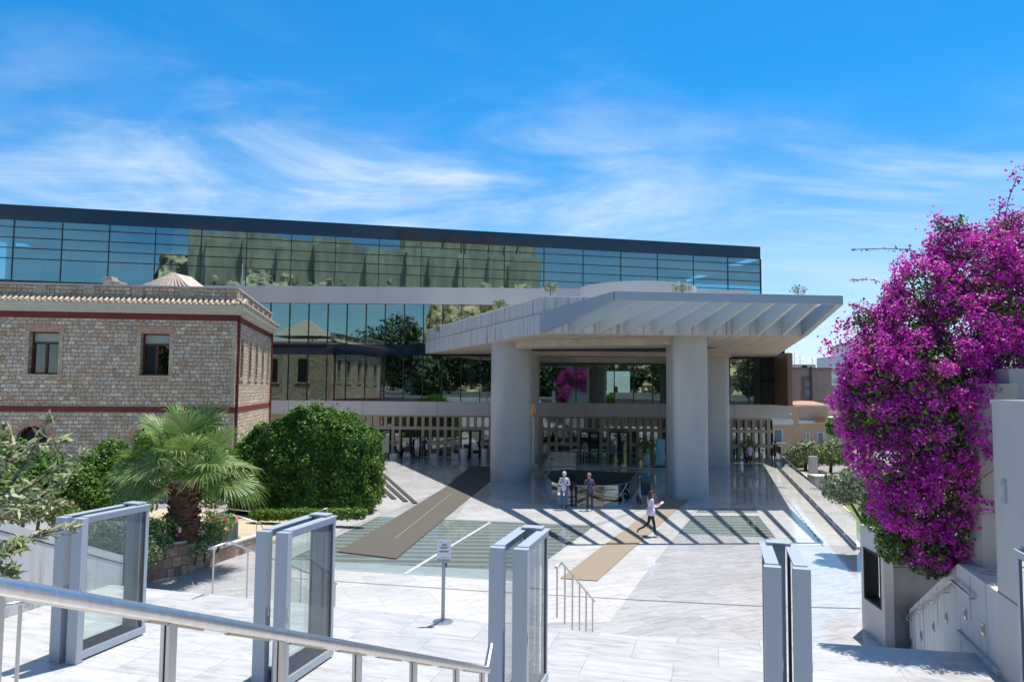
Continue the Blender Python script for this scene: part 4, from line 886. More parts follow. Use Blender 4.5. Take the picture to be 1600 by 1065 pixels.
for px, py, r, Y in bl: Y -= .55; c = D(px, py, Y); rr = r / 1150 * Y; B3.append((c.x, c.y, c.z, rr, rr * .95, rr))
# flower sprays: clumps inside and on the blobs
nc = 1500
cp, cn = blobpts(B3, nc, .55); cr = rng.uniform(.05, .27, nc)
k = rng.choice(nc, 120000, p=cr ** 2 / np.sum(cr ** 2)); off = rng.normal(0, 1, (120000, 3)); off /= np.linalg.norm(off, axis=1)[:, None]
rad_ = rng.uniform(.2, 1, 120000)[:, None] ** .4
off[:, 2] *= .8; pts = cp[k] + off * cr[k][:, None] * rad_
leafcloud('flowers', pts, off * .6 + np.array([[0, -.2, .5]]), .050, [M['flower'], M['flower_pink']], bt, midx=(rng.random(120000) < .10).astype(int), aspect=.85, fold=.3)
B4 = [(b[0], b[1], b[2], b[3] * .90, b[4] * .9, b[5] * .90) for b in B3]; p2, n2_ = blobpts(B4, 30000, .15); leafcloud('leaves', p2, n2_, .07, [M['leaf_dark'], M['leaf'], M['dry'], M['leaf_lime']], bt, midx=rng.choice(4, 30000, p=[.5, .25, .15, .10]))
gb = [(1385, 800, 38, 14.1), (1400, 850, 30, 13.8), (1440, 870, 26, 13.6), (1500, 868, 26, 13.5), (1465, 880, 20, 13.4), (1335, 600, 18, 14.5), (1420, 560, 34, 13.6)]
G3 = []
for px, py, r, Y in gb: c = D(px, py, Y); rr = r / 1150 * Y; G3.append((c.x, c.y, c.z, rr, rr, rr))
p2, n2_ = blobpts(G3, 15000, .15); leafcloud('green_shoots', p2, n2_, .075, [M['leaf'], M['leaf_lime'], M['leaf_sage']], bt, midx=rng.choice(3, 15000, p=[.55, .15, .30]))
tb = MB(); tw_ = MB()
for px0, py0, Y0, px1, py1, Y1, r in ((1450, 905, 13.3, 1425, 830, 13.6, .035), (1462, 905, 13.35, 1450, 760, 13.8, .04), (1455, 900, 13.3, 1500, 700, 14, .03), (1500, 700, 14, 1540, 500, 14.3, .025), (1450, 760, 13.8, 1400, 600, 14, .025), (1560, 640, 13.2, 1535, 690, 13.4, .01), (1440, 690, 13.0, 1475, 620, 13.2, .012), (1400, 700, 13.2, 1440, 640, 13.2, .01)):
    a, b = D(px0, py0, Y0), D(px1, py1, Y1); c = (a + b) / 2 + Vector((.1, 0, .05)); MB().tube([a, c, b], [r, r * .8, r * .6], 6).build('stem', M['bark'], bt)
for _ in range(70):
    i = rng.integers(0, nc); a = Vector(cp[i]); b = a + Vector(rng.normal(0, .35, 3)) + Vector((0, -.1, .25)); tw_.tube([a, (a + b) / 2 + Vector(rng.normal(0, .06, 3)), b], [.008, .006, .004], 4)
tw_.build('twigs', M['bark'], bt)['kind'] = 'stuff'
sp = MB(); fp = []; lp = []
for path, cl_ in (([(1440, 400), (1420, 390), (1380, 388), (1330, 390)], 1), ([(1430, 470), (1400, 450), (1365, 437), (1328, 437)], 2), ([(1400, 437), (1440, 432)], 0), ([(1570, 345), (1576, 310), (1590, 275)], 3), ([(1345, 520), (1325, 535), (1299, 543)], 3), ([(1370, 490), (1345, 480), (1325, 475)], 2), ([(1360, 500), (1335, 508), (1318, 510)], 3), ([(1450, 400), (1430, 398), (1424, 405)], 3), ([(1480, 380), (1465, 355), (1462, 345)], 3), ([(1560, 345), (1562, 320)], 3), ([(1600, 595), (1570, 598), (1548, 606)], 3), ([(1340, 640), (1322, 655)], 3), ([(1350, 560), (1322, 572)], 3)):
    P_ = [D(px, py, 14.0) for px, py in path]; MB().tube(P_, .008, 5).build('trailing_stem', M['bark'], bt)
    for a, b in zip(P_, P_[1:]):
        for s in np.linspace(0, 1, 14):
            q = a.lerp(b, s) + Vector(rng.normal(0, .03, 3)); (fp if cl_ >= 2 and rng.random() < (.9 if cl_ == 3 else .5) else lp).append(tuple(q))
    if cl_ == 3:
        for _ in range(45 if path[-1][1] < 330 else 90): fp.append(tuple(P_[-1] + Vector(rng.normal(0, .10, 3))))
    if cl_ == 2:
        for _ in range(40): fp.append(tuple(P_[1] + Vector(rng.normal(0, .10, 3))))

leafcloud('spray_flowers', fp, np.tile([[0, -.3, .6]], (len(fp), 1)), .06, M['flower'], bt, aspect=.85); leafcloud('spray_leaves', lp, np.tile([[0, -.3, .6]], (len(lp), 1)), .07, M['leaf_olive'], bt)

# ================================================================== LEFT: wall, planters, garden
we = G(191, 907, TZ); f0 = we.dot(A2); e0 = we.dot(A1)
t = thing('sloping_side_wall', 'pale concrete side wall sloping down at the left behind the leftmost gate', 'wall', tuple(we))
def LE(f, off, z): v = A1 * (e0 + off) + A2 * f; return Vector((v.x, v.y, z))
zA, zB = 1.93, 3.2
v = [LE(f0, 0, TZ - .3), LE(f0 - 4, 0, TZ - .3), LE(f0 - 4, 0, zB + .4), LE(f0, 0, zA), LE(f0, -.45, TZ - .3), LE(f0 - 4, -.45, TZ - .3), LE(f0 - 4, -.45, zB + .4), LE(f0, -.45, zA)]
MB().add(v, [(0, 1, 2, 3), (4, 7, 6, 5), (3, 2, 6, 7), (0, 3, 7, 4), (1, 5, 6, 2)]).build('wall_body', M['conc_stain'], t)
m = MB(); m.bar(LE(f0, .004, zA - .17), LE(f0 - 4, .004, zB + .23), .006, .02); m.build('shadow_joint', M['dark'], t)
for f in (f0 - .9, f0 - 2.2): MB().obox(LE(f, .008, TZ + .28), A2, A1, .05, .01, .08).build('step_light', M['inox'], t)
pw = [G(200, 916), G(223, 911), G(303, 893)]; pl = [G(303, 893), G(340, 879), G(395, 860), G(425, 852)]
t = thing('stone_planter_wall', 'taller reddish stone planter wall below the palm', 'wall', tuple(pw[1]))
def wallrun(pts, h, th, m_, name, t, cap=None):
    back = [p + Vector((-.35, 1, 0)).normalized() * th for p in pts]
    MB().prism(xy(*pts, *back[::-1]), -.2, h).build(name, m_, t)
    if cap: MB().prism(xy(*[p - Vector((-.35, 1, 0)).normalized() * .02 for p in pts], *back[::-1]), h + .001, h + .05).build('coping', cap, t)
wallrun(pw, .92, .5, M['stone_plain'], 'wall_body', t, M['conc'])
t = thing('stone_planter_wall', 'lower stone garden wall right of the palm trunk', 'wall', tuple(pl[1])); wallrun(pl, .42, .4, M['stone_plain'], 'wall_body', t, M['conc'])
bx = [pw[0] + Vector((-.1, .3, 0)), pw[2] + Vector((-.1, .3, 0)), G(330, 868), G(310, 850), G(150, 850), G(150, 890)]
struct(MB().prism(xy((-14.4, 18.6), (pw[0].x - .2, pw[0].y + .3), (pw[2].x - .15, pw[2].y + .4), (pw[2].x, pw[2].y + 3.5), (-15, 26)), -.1, .86).build('planting_bed', M['pit']))
struct(MB().sheet([xy(G(303, 888), G(425, 850), G(470, 830), G(440, 815), G(250, 815))], .012).build('garden_soil', M['grass']))
struct(MB().sheet([xy(G(340, 846), G(420, 848), G(470, 830), G(500, 812), G(440, 800), G(250, 795), G(180, 810), G(300, 835))], .02).build('sandy_path', M['sand']))
# rose bushes and low bushes
def bush(label, blobs, n, size, mats, probs, name='bush', group=None, dots=None, trunk=True, inner=.2, jit=1, cat='bush', nc=60):
    b3 = [];
    for px, py, r, Y, *q in blobs: c = D(px, py, Y); rr = r / 1150 * Y; b3.append((c.x, c.y, c.z, rr * (q[0] if q else 1), rr, rr * (q[1] if len(q) > 1 else 1)))
    gz = min(b[2] - b[5] for b in b3); t = thing(name, label, cat, (b3[0][0], b3[0][1], gz), group)
    pts, nn = blobpts(b3, n, inner, .3, 60); leafcloud('foliage', pts, nn, size, [M[x] for x in mats], t, midx=rng.choice(len(mats), n, p=probs), jit=jit)
    if dots:
        k, sz, ms_ = dots; pp, n2 = blobpts(b3, k * 6, .92); P2 = np.repeat(pp[:k], 9, 0) + rng.normal(0, sz * .35, (k * 9, 3)); leafcloud('blossoms', P2, np.repeat(n2[:k], 9, 0), sz, [M[x] for x in ms_], t, midx=np.repeat(rng.integers(0, len(ms_), k), 9), aspect=.9)
    if trunk:
        for b in b3[:6]: MB().tube([(b[0], b[1], max(-.3, b[2] - b[5] * 1.6)), (b[0] + .05, b[1], b[2])], [.04, .02], 6).build('stem', M['bark'], t)
    return t
bush('rose bush with pale pink blooms left of the palm trunk', [(240, 830, 22, 21.5), (262, 822, 20, 22), (225, 845, 18, 21), (250, 848, 16, 21.2)], 3600, .075, ['leaf', 'leaf_sage'], [.7, .3], dots=(22, .10, ['rose', 'rose', 'flower_pink']), name='rose_bush')
bush('rose bush with red and pale blooms right of the palm trunk', [(322, 832, 20, 23), (345, 822, 20, 24), (330, 812, 16, 24), (358, 812, 10, 24.5)], 3400, .075, ['leaf', 'leaf_sage'], [.7, .3], dots=(20, .10, ['rose', 'rose_red', 'rose']), name='rose_bush')
bush('dark rosemary-like bush seen through the leftmost gate', [(235, 868, 17, 19.8), (215, 850, 24, 20), (185, 840, 28, 20.5), (160, 835, 25, 20.5), (258, 850, 14, 21)], 7000, .06, ['leaf_dark', 'leaf_sage'], [.6, .4])
bush('small grey green plants at the foot of the palm, right side', [(320, 855, 14, 22), (340, 846, 10, 22.5), (305, 862, 12, 21.8)], 1500, .06, ['leaf_sage', 'leaf'], [.6, .4])
bush('yellowing shrub above the sloping wall at the far left', [(60, 790, 26, 16.5), (100, 805, 24, 16.8), (35, 800, 22, 16), (130, 818, 18, 17)], 4200, .07, ['dry', 'leaf', 'leaf_olive'], [.4, .35, .25])
# large green shrubs behind the palm
bush('bright green shrub in front of the stone wall, left of the palm', [(150, 740, 38, 27), (175, 710, 26, 27.5), (120, 765, 40, 26), (200, 750, 40, 27), (205, 790, 30, 26.5), (160, 790, 34, 26)], 15000, .13, ['leaf', 'leaf_lime', 'leaf_dark'], [.5, .3, .2])
bush('green shrub at the far left below the arched window', [(30, 720, 34, 26), (70, 735, 34, 26), (20, 770, 40, 25), (90, 770, 34, 25.5), (-15, 740, 40, 25)], 12000, .13, ['leaf', 'leaf_lime', 'leaf_dark'], [.55, .2, .25])
bush('lime yellow shrub hidden behind the palm crown', [(222, 690, 20, 30), (250, 700, 26, 30), (300, 715, 30, 30), (345, 720, 26, 30.5), (280, 750, 40, 30), (330, 760, 34, 30)], 7000, .13, ['leaf_lime', 'leaf'], [.6, .4])
# ivy covered block
iv = thing('ivy_mass', 'large dark flat-sided ivy mass beside the steps, taller than the palm', 'ivy', (-9.5, 33, 0))
prof_ = [(362, 700), (385, 676), (410, 664), (440, 650), (470, 640), (500, 650), (530, 664), (560, 676), (578, 692)]
def ivtop(px): return float(np.interp(px, [a for a, b in prof_], [b for a, b in prof_]))
xa_, xb_ = D(366, 700, 32.2).x, D(566, 700, 32.2).x
def pxof(x): return 366 + (x - xa_) / (xb_ - xa_) * 200
NI = 62000; P_ = []; N_ = []
cv = 62
for _ in range(NI):
    u = rng.random(); x = xa_ + (xb_ - xa_) * u; zt_ = D(pxof(x), ivtop(pxof(x)), 32.6).z; k = rng.random()
    nv = mathutils.noise.fractal(Vector((x * .9, 0, 0)), 1, 2, 3)
    if k < .58: z = zt_ * rng.random() ** .85; y = 32.1 + .5 * mathutils.noise.fractal(Vector((x * 1.1, z * 1.1, 2)), 1, 2, 5) + .5 * (z / zt_) ** 4 + rng.exponential(.10); n = (0, -1, .35)
    elif k < .86: y = 32.5 + 4.5 * rng.random(); z = zt_ + .42 * mathutils.noise.fractal(Vector((x * 1.1, y * 1.1, 5)), 1, 2, 5) - rng.exponential(.10) - .4 * max(0, y - 36); n = (0, -.2, 1)
    else:
        sd = rng.random() < .7; x = (xb_ + .1 if sd else xa_ - .1); y = 32.2 + 4.6 * rng.random(); z = D(pxof(x), ivtop(pxof(x)), 32.6).z * rng.random(); x += .3 * mathutils.noise.fractal(Vector((y * 1.3, z * 1.3, 9)), 1, 2, 4) + (-1 if sd else 1) * rng.exponential(.1); n = (1 if sd else -1, -.2, .3)
    P_.append((x, y, z)); N_.append(n)
leafcloud('foliage', P_, N_, .15, [M['leaf_dark'], M['leaf'], M['leaf_lime']], iv, midx=rng.choice(3, NI, p=[.66, .28, .06]), jit=1.3)
kk = rng.choice(NI, 260); PT = np.repeat(np.array(P_)[kk], 16, 0) + rng.normal(0, .13, (4160, 3)) + np.repeat(np.array(N_, float)[kk] * .16, 16, 0); leafcloud('young_shoots', PT, np.repeat(np.array(N_, float)[kk], 16, 0), .13, [M['leaf'], M['leaf_lime']], iv, midx=(rng.random(4160) < .4).astype(int), jit=1.3)
MB().prism(xy((xa_ + .5, 32.8), (xb_ - .5, 32.8), (xb_ - .6, 36), (xa_ + .6, 36)), 0, 3.3).build('light_block_core', mat('dark_core', (.03, .035, .015), .95, alt=(.05, .04, .02), scale=6), iv)  # unseen dark core added inside the ivy to stop light leaking through
bush('narrow bright shrub at the right end of the ivy mass', [(586, 735, 13, 33.5, 1, 1.6), (582, 765, 12, 33.3, 1, 1.8), (574, 780, 12, 32.8, 1.2, 1.8), (592, 752, 10, 34)], 6000, .11, ['leaf_lime', 'leaf'], [.7, .3])
lh = [(p, 803 + (p - 490) * -.01, 12, 30.3 - (p - 400) * .004, 1.4, .8) for p in range(405, 570, 14)]
bush('low clipped green hedge strip at the foot of the ivy', lh, 8000, .10, ['leaf', 'leaf_lime'], [.6, .4], name='low_hedge', cat='hedge', trunk=False)
kb = MB(); a, b = G(425, 822), G(566, 817); 
# garden handrails
def grail(label, pts, Ys, posts, drop=.95):
    P_ = [D(px, py, Y) for (px, py), Y in zip(pts, Ys)]; f = []
    for px, py, Y in posts: p = D(px, py, Y); f.append((p, Vector((p.x, p.y, p.z - drop))))
    handrail(label, P_, f, group=None, name='garden_handrail')
grail('back garden handrail running behind the palm to the path end', [(196, 774), (266, 782), (328, 791), (395, 799), (440, 809), (444, 821)], [31] * 6, [(221, 777, 31), (264, 782, 31), (351, 794, 31), (396, 799, 31), (432, 808, 31)])
grail('front garden handrail along the sandy path', [(303, 800), (345, 802), (372, 806), (408, 818), (412, 831)], [28] * 5, [(371, 806, 28), (401, 817, 28)])
grail('short garden handrail beside the low hedge', [(449, 826), (450, 812), (466, 808), (492, 801), (511, 793), (511, 818)], [29.5] * 6, [(467, 808, 29.5), (493, 801, 29.5)], .6)
p = G(362, 842); tag(MB().ell(p + Vector((0, 0, .06)), .35, .2, .07).build('garden_hose', flat('green_hose', (.05, .25, .17), .5)), 'small coiled green hose on the ground by the rose bush', 'hose')

# ------------------------------------------------------------------ palm
pc = G(286, 846, .86); pc.z = .86
t = thing('fan_palm', 'fan palm with thick brown trunk and spreading green fronds', 'palm tree', tuple(pc))
top = D(292, 745, pc.y)
m = MB(); n = 16; prof = []
for i in range(15):
    s = i / 14 * .93; z = pc.z + (top.z - pc.z) * s; r = .40 - .06 * s + (.05 if i % 2 else 0); prof.append((r, z - pc.z))
m.lathe(pc, prof, 16)
for i in range(110):   # old leaf bases
    s = rng.random() * .86; a = rng.random() * 6.28; z = pc.z + (top.z - pc.z) * s; c = Vector((pc.x + .40 * math.cos(a), pc.y + .40 * math.sin(a), z)); o_ = Vector((math.cos(a), math.sin(a), .9)).normalized()
    m.obox(c, Vector((-math.sin(a), math.cos(a), 0)), o_, .10, .10, .02, Vector((-math.sin(a), math.cos(a), 0)).cross(o_))
m.build('trunk', M['palmbark'], t)
def frond(m, base, d, plen, R_, roll=0, droop=.25, nseg=32, dead=False):
    d = d.normalized(); tip = base + d * plen; tip.z -= droop * plen * .35; m.tube([base, (base + tip) / 2 + Vector((0, 0, .05)), tip], [.022, .016, .012], 5)
    d2 = (tip - base).normalized(); d2.z -= droop; d2.normalize()
    side = d2.cross(Vector((0, 0, 1))).normalized(); up = side.cross(d2).normalized()
    side = side * math.cos(roll) + up * math.sin(roll); up = side.cross(d2).normalized()
    for i in range(nseg):
        a = R(-105 + 210 * i / (nseg - 1)) + random.uniform(-.03, .03); l = R_ * (1 - .22 * abs(a) / 1.8) * random.uniform(.9, 1.08)
        ld = d2 * math.cos(a) + side * math.sin(a) + up * (.16 + .1 * abs(math.sin(a))); ld.normalize(); wd = ld.cross(up).normalized()
        p0 = tip; p1 = tip + ld * l * .5; p2 = tip + ld * l * .8 - Vector((0, 0, l * .07)); p3 = tip + ld * l - Vector((0, 0, l * random.uniform(.15, .42)))
        w1 = .025 * R_ / .8
        m.add([p0, p1 - wd * w1, p1 + wd * w1, p1 + up * -.012, p2 - wd * w1 * .6, p2 + wd * w1 * .6, p3], [(0, 1, 3), (0, 3, 2), (1, 4, 3), (3, 4, 5), (3, 5, 2), (4, 6, 5)])
random.seed(11)
cr_ = top + Vector((0, 0, .25))
def toward(px, py, dy=0): return (D(px, py, cr_.y + dy) - cr_)
spec = [((290, 655), -.5), ((265, 668), 0), ((325, 668), -.2), ((355, 680), .2), ((235, 690), .1), ((240, 655), .9), ((300, 690), -1.0), ((345, 715), -.9), ((365, 725), .3), ((380, 750), -.2), ((225, 725), -.3), ((200, 750), -.3), ((215, 765), .4), ((250, 725), -1.2), ((335, 725), -1.2), ((375, 770), .3), ((345, 765), .3), ((270, 700), -1.2), ((320, 640), .8), ((280, 640), 1.2), ((200, 700), .8), ((390, 720), .9), ((235, 770), 1.0), ((350, 650), 1.1), ((190, 720), .1), ((395, 760), .8)]
for i, ((px, py), dy) in enumerate(spec):
    d = toward(px, py, dy); L_ = d.length; m = MB(); frond(m, cr_ + d.normalized() * .12, d, L_ * .62, min(1.25, .68 + L_ * .27), roll=random.uniform(-.7, .7), droop=.03 if py < 700 else .22)
    m.build('frond', M['palmleaf'], t)

# ------------------------------------------------------------------ olive branches near the camera
t = thing('olive_bush', 'grey green leafy branches reaching in at the left edge near the camera', 'bush', (-4.2, 4.8, 2.9))
m = MB(); pts = []; dirs = []; root = Vector((-4.3, 4.9, 2.9))
m.tube([root, D(-90, 900, 4.9), D(-70, 800, 4.8)], [.06, .05, .03], 8)
for path in ([(-70, 800), (10, 770), (40, 720), (75, 660)], [(-70, 800), (0, 790), (70, 745), (125, 712)], [(-60, 850), (0, 800), (60, 780), (110, 740)], [(-60, 850), (0, 745), (20, 700), (10, 670)], [(-60, 850), (-10, 870), (20, 860), (30, 850)], [(-40, 860), (10, 855), (60, 835), (108, 825)], [(-70, 800), (-20, 740), (0, 690)], [(-60, 800), (10, 810), (45, 800), (80, 790)], [(-50, 780), (0, 730), (50, 700), (95, 690)], [(-60, 860), (0, 885), (15, 890), (22, 895)], [(-60, 830), (-10, 800), (30, 770), (45, 760)]):
    dz = rng.uniform(-.5, .5); P_ = [D(px, py, 4.7 + dz + .1 * i) for i, (px, py) in enumerate(path)]
    m.tube(P_, [.012, .009, .006, .003][:len(P_)], 5)
    for a, b in zip(P_, P_[1:]):
        for s in np.linspace(0, 1, 13):
            for _ in range(2):
                q = a.lerp(b, s); dd_ = (b - a).normalized() * .8 + Vector(rng.normal(0, .75, 3)); dd_.normalize(); pts.append(tuple(q + dd_ * .045)); dirs.append(tuple(dd_))
    for _ in range(9): dd_ = (P_[-1] - P_[-2]).normalized() + Vector(rng.normal(0, .5, 3)); dd_.normalize(); pts.append(tuple(P_[-1] + dd_ * .045)); dirs.append(tuple(dd_))
m.build('branches', M['bark'], t)
leafcloud('leaves', pts, np.tile([[0, -.4, 1.]], (len(pts), 1)), .10, M['leaf_olive'], t, aspect=.22, dirs=dirs, fold=.1)

# ================================================================== STONE BUILDING
cz = 38.0; c0 = D(368, 560, cz); fd = Vector((math.cos(R(6)), math.sin(R(6)), 0)) ; sdv = Vector((-.19, 1, 0)).normalized()
Lf, Ls = 34.0, 13.3
SB = thing('stone_building', 'old coursed stone building with red string courses, tiled cornice and arched ground windows', 'building', (c0.x, c0.y, 0))
fn = Vector((fd.y, -fd.x, 0)); snn = Vector((sdv.y, -sdv.x, 0))
def hz(px, py, Y=cz): return D(px, py, Y).z
def fpos(px):   # distance left of the corner along the front, for a photo column
    d = ray(px, 560); t_ = ((c0 - EYE).dot(fn)) / d.dot(fn); return (EYE + d * t_ - c0).dot(-fd)
def spos(px):
    d = ray(px, 560); t_ = ((c0 - EYE).dot(snn)) / d.dot(snn); return (EYE + d * t_ - c0).dot(sdv)
def FB(m, s0, s1, o0, o1, z0, z1): c = c0 - fd * ((s0 + s1) / 2) + fn * ((o0 + o1) / 2); return m.obox(Vector((c.x, c.y, (z0 + z1) / 2)), fd, fn, (s1 - s0) / 2, (o1 - o0) / 2, (z1 - z0) / 2)
def SBx(m, s0, s1, o0, o1, z0, z1): c = c0 + sdv * ((s0 + s1) / 2) + snn * ((o0 + o1) / 2); return m.obox(Vector((c.x, c.y, (z0 + z1) / 2)), sdv, snn, (s1 - s0) / 2, (o1 - o0) / 2, (z1 - z0) / 2)
zc0 = hz(368, 492); zpt = hz(368, 449); zb1_, zb0_ = hz(368, 636), hz(368, 644.5); zw0, zw1 = 6.05, 8.2
wx = [(fpos(91), fpos(44)), (fpos(264), fpos(219))]
# front wall in pieces round the openings
m = MB(); T = .5
wspan = [(wx[1][0], wx[1][1]), (wx[0][0], wx[0][1])]
s = 0
for a, b in wspan: FB(m, s, a, -T, 0, zb1_, zc0); FB(m, a, b, -T, 0, zb1_, zw0); FB(m, a, b, -T, 0, zw1, zc0); s = b
FB(m, s, Lf, -T, 0, zb1_, zc0)
m.build('front_wall', M['stone'], SB)
arches = [((fpos(264) + fpos(217)) / 2, .78, 3.45), ((fpos(80) + fpos(33)) / 2, .78, 3.45)]
m = MB(); s = 0
for sc_, r, zt in arches:
    m2 = MB()
    FB(m, s, sc_ - r, -T, 0, -.5, zb0_); s = sc_ + r; zc_ = zt - r; K = 10
    for k in range(K):   # infill above the arch
        a0, a1 = math.pi * k / K, math.pi * (k + 1) / K; x0, x1 = sc_ - r * math.cos(a0), sc_ - r * math.cos(a1); FB(m, x0, x1, -T, 0, zc_ + r * max(math.sin(a0), math.sin(a1)), zb0_)
    for k in range(14):
        a = math.pi * (k + .5) / 14; rc_ = r + .17; c = c0 - fd * (sc_ - rc_ * math.cos(a)) + fn * .012; c.z = zc_ + rc_ * math.sin(a)
        rad = (-fd * (-math.cos(a)) + Vector((0, 0, 1)) * math.sin(a)).normalized(); tan = rad.cross(fn); m2.obox(c, tan, fn, (r + .34) * math.pi / 28 * 1.0, .02, .17, rad)
    m2.build('brick_arch', M['lintel'], SB)
FB(m, s, Lf, -T, 0, -.5, zb0_); m.build('lower_wall', M['stone'], SB)
m = MB(); FB(m, 0, Lf, -T, .03, zb0_, zb1_); SBx(m, -.03, Ls, -T, .03, zb0_, zb1_); m.build('string_course', M['redband'], SB)
for sc_, r, zt in arches:
    m = MB(); FB(m, sc_ - r - .1, sc_ + r + .1, -T + .05, -T + .1, .8, zt + .05); o = m.build('arched_window', M['winglass'], SB); m = MB(); FB(m, sc_ - .04, sc_ + .04, -T + .11, -T + .17, .8, zt); FB(m, sc_ - r, sc_ + r, -T + .11, -T + .168, 2.5, 2.58); m.build('window_frame', M['wood'], o)
# side wall
m = MB(); sw = [(spos(a), spos(b)) for a, b in ((375, 380), (388.5, 392.5), (399, 402.5), (409, 412), (417.5, 420))]
s = .0; sz0, sz1 = 6.0, 8.1
for a, b in sw: SBx(m, s, a, -T, 0, zb1_, zc0); SBx(m, a, b, -T, 0, zb1_, sz0); SBx(m, a, b, -T, 0, sz1, zc0); s = b
SBx(m, s, Ls, -T, 0, zb1_, zc0); m.build('side_wall', M['stone'], SB)
m = MB(); SBx(m, 0, Ls, -T, 0, -.5, zb0_); m.build('lower_wall', M['stone'], SB)
for a, b in sw:
    m = MB(); SBx(m, a, b, -T + .1, -T + .15, sz0, sz1); o = m.build('side_window', M['winglass'], SB); m = MB(); SBx(m, a - .15, a, 0, .02, sz0, sz1); SBx(m, b, b + .15, 0, .02, sz0, sz1); SBx(m, a - .15, b + .15, 0, .06, sz0 - .12, sz0); m.build('window_surround', M['quoin'], o)
# rear wall, towards the museum
rw = c0 + sdv * (Ls + .28)
m = MB(); c = rw - fd * (Lf / 2); m.obox(Vector((c.x, c.y, zc0 / 2)), fd, fn, Lf / 2, .25, zc0 / 2); m.build('rear_wall', M['stone'], SB)
for s in (2.6, 5.6, 9, 12.4): c = rw - fd * s - fn * .27; o = MB().obox(Vector((c.x, c.y, 7.1)), fd, fn, .55, .02, 1.1).build('rear_window', M['black'], SB); MB().obox(Vector((c.x, c.y, 5.95)), fd, fn, .8, .06, .06).build('sill', M['quoin'], o)
# windows front
for i, (a, b) in enumerate(wspan):
    m = MB(); fw = .09; FB(m, a, a + fw, -.42, -.32, zw0, zw1); FB(m, b - fw, b, -.42, -.32, zw0, zw1); FB(m, a + fw, b - fw, -.42, -.32, zw0, zw0 + fw); FB(m, a + fw, b - fw, -.42, -.32, zw1 - .07, zw1); FB(m, a + fw, b - fw, -.42, -.32, zw1 - .62, zw1 - .52)
    FB(m, (a + b) / 2 - .06, (a + b) / 2 + .06, -.419, -.31, zw0 + fw, zw1 - .62); o = m.build('window_frame', M['wood'], SB)
    m = MB(); FB(m, a + fw, b - fw, -.38, -.37, zw1 - .52, zw1 - .07); m.build('window_blind', M['blind'], o)
    m = MB(); m.mi = 0; FB(m, a + fw, (a + b) / 2 - .06, -.38, -.37, zw0 + fw, zw1 - .62); m.mi = 1 if i == 0 else 0; FB(m, (a + b) / 2 + .06, b - fw, -.38, -.37, zw0 + fw, zw1 - .62); m.build('glass_pane', [M['winglass'], M['black']], o)
    m = MB(); FB(m, a - .2, a - .002, -.3, .015, zw0, zw1); FB(m, b + .002, b + .2, -.3, .015, zw0, zw1); FB(m, a - .25, b + .25, -.3, .07, zw0 - .13, zw0 - .001); m.build('stone_surround', M['quoin'], SB)
    m = MB(); FB(m, a - .22, b + .22, -.3, .018, zw1 + .001, zw1 + .36); m.build('brick_lintel', M['lintel'], SB)
# quoins, drain pipes
m = MB(); FB(m, 0, .5, 0, .016, -.5, zb0_); FB(m, 0, .5, 0, .016, zb1_, zc0 - .35); m.build('corner_quoins', M['quoin'], SB)
for s in (.25, Ls - .1): 
    c = c0 + sdv * s + snn * .1; MB().tube([(c.x, c.y, 0), (c.x, c.y, zc0)], .07, 8).build('drain_pipe', M['redband'], SB)
# dark interior
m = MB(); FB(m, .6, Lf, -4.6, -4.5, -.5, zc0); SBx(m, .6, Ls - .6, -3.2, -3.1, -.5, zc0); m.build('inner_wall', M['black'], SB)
m = MB(); FB(m, 0, Lf, -T, .018, zc0 - .33, zc0 - .001); SBx(m, 0, Ls, -T, .018, zc0 - .33, zc0 - .001); m.build('red_frieze', M['redband'], SB)
# cornice in three steps, tiles, parapet, roof
def ring(m, o, z0, z1):
    a = c0 + fn * o + snn * o; 
    pts = [c0 - fd * Lf + fn * o, c0 + fn * o + snn * o, c0 + sdv * (Ls + .3) + snn * o, c0 + sdv * (Ls + .3) - snn * T, c0 - fn * T - snn * T, c0 - fd * Lf - fn * T]; m.prism(xy(*pts), z0, z1)
m = MB(); ring(m, .12, zc0, zc0 + .12); ring(m, .26, zc0 + .121, zc0 + .27); ring(m, .42, zc0 + .271, zc0 + .47); m.build('cornice', M['cornice'], SB)
m = MB(); zt = zc0 + .48
m2 = MB(); s = -.4
while s < Lf: a = c0 - fd * s + fn * .50; b = c0 - fd * s + fn * .0; m.tube([(a.x, a.y, zt + .03), (b.x, b.y, zt + .30)], .085, 8); s += .27
s = -.3
while s < Ls + .3: a = c0 + sdv * s + snn * .50; b = c0 + sdv * s; m.tube([(a.x, a.y, zt + .03), (b.x, b.y, zt + .30)], .085, 8); s += .27
m.build('eave_tiles', M['tile'], SB)
m = MB(); v = [c0 - fd * Lf + fn * .46, c0 + fn * .46 + snn * .46, c0 - fn * .0, c0 - fd * Lf]; zz2 = [zt, zt, zt + .26, zt + .26]; m.add([(p.x, p.y, z) for p, z in zip(v, zz2)], [(0, 1, 2, 3)])
v = [c0 + fn * .46 + snn * .46, c0 + sdv * (Ls + .3) + snn * .46, c0 + sdv * (Ls + .3), c0]; m.add([(p.x, p.y, z) for p, z in zip(v, zz2)], [(0, 1, 2, 3)]); m.build('eave_slope', M['tile'], SB)
m = MB(); FB(m, 0, Lf, -.45, -.05, zt + .1, zpt - .08); SBx(m, .0, Ls, -.45, -.05, zt + .1, zpt - .08); m.build('parapet_wall', M['stone'], SB)
for s in list(np.arange(.0, Lf, 2.35)): FB(MB(), s, s + .55, -.06, .0, zt + .1, zpt - .081).build('parapet_pier', M['quoin'], SB)
for s in list(np.arange(.9, Ls, 2.0)): SBx(MB(), s, s + .5, -.06, .0, zt + .1, zpt - .081).build('parapet_pier', M['quoin'], SB)
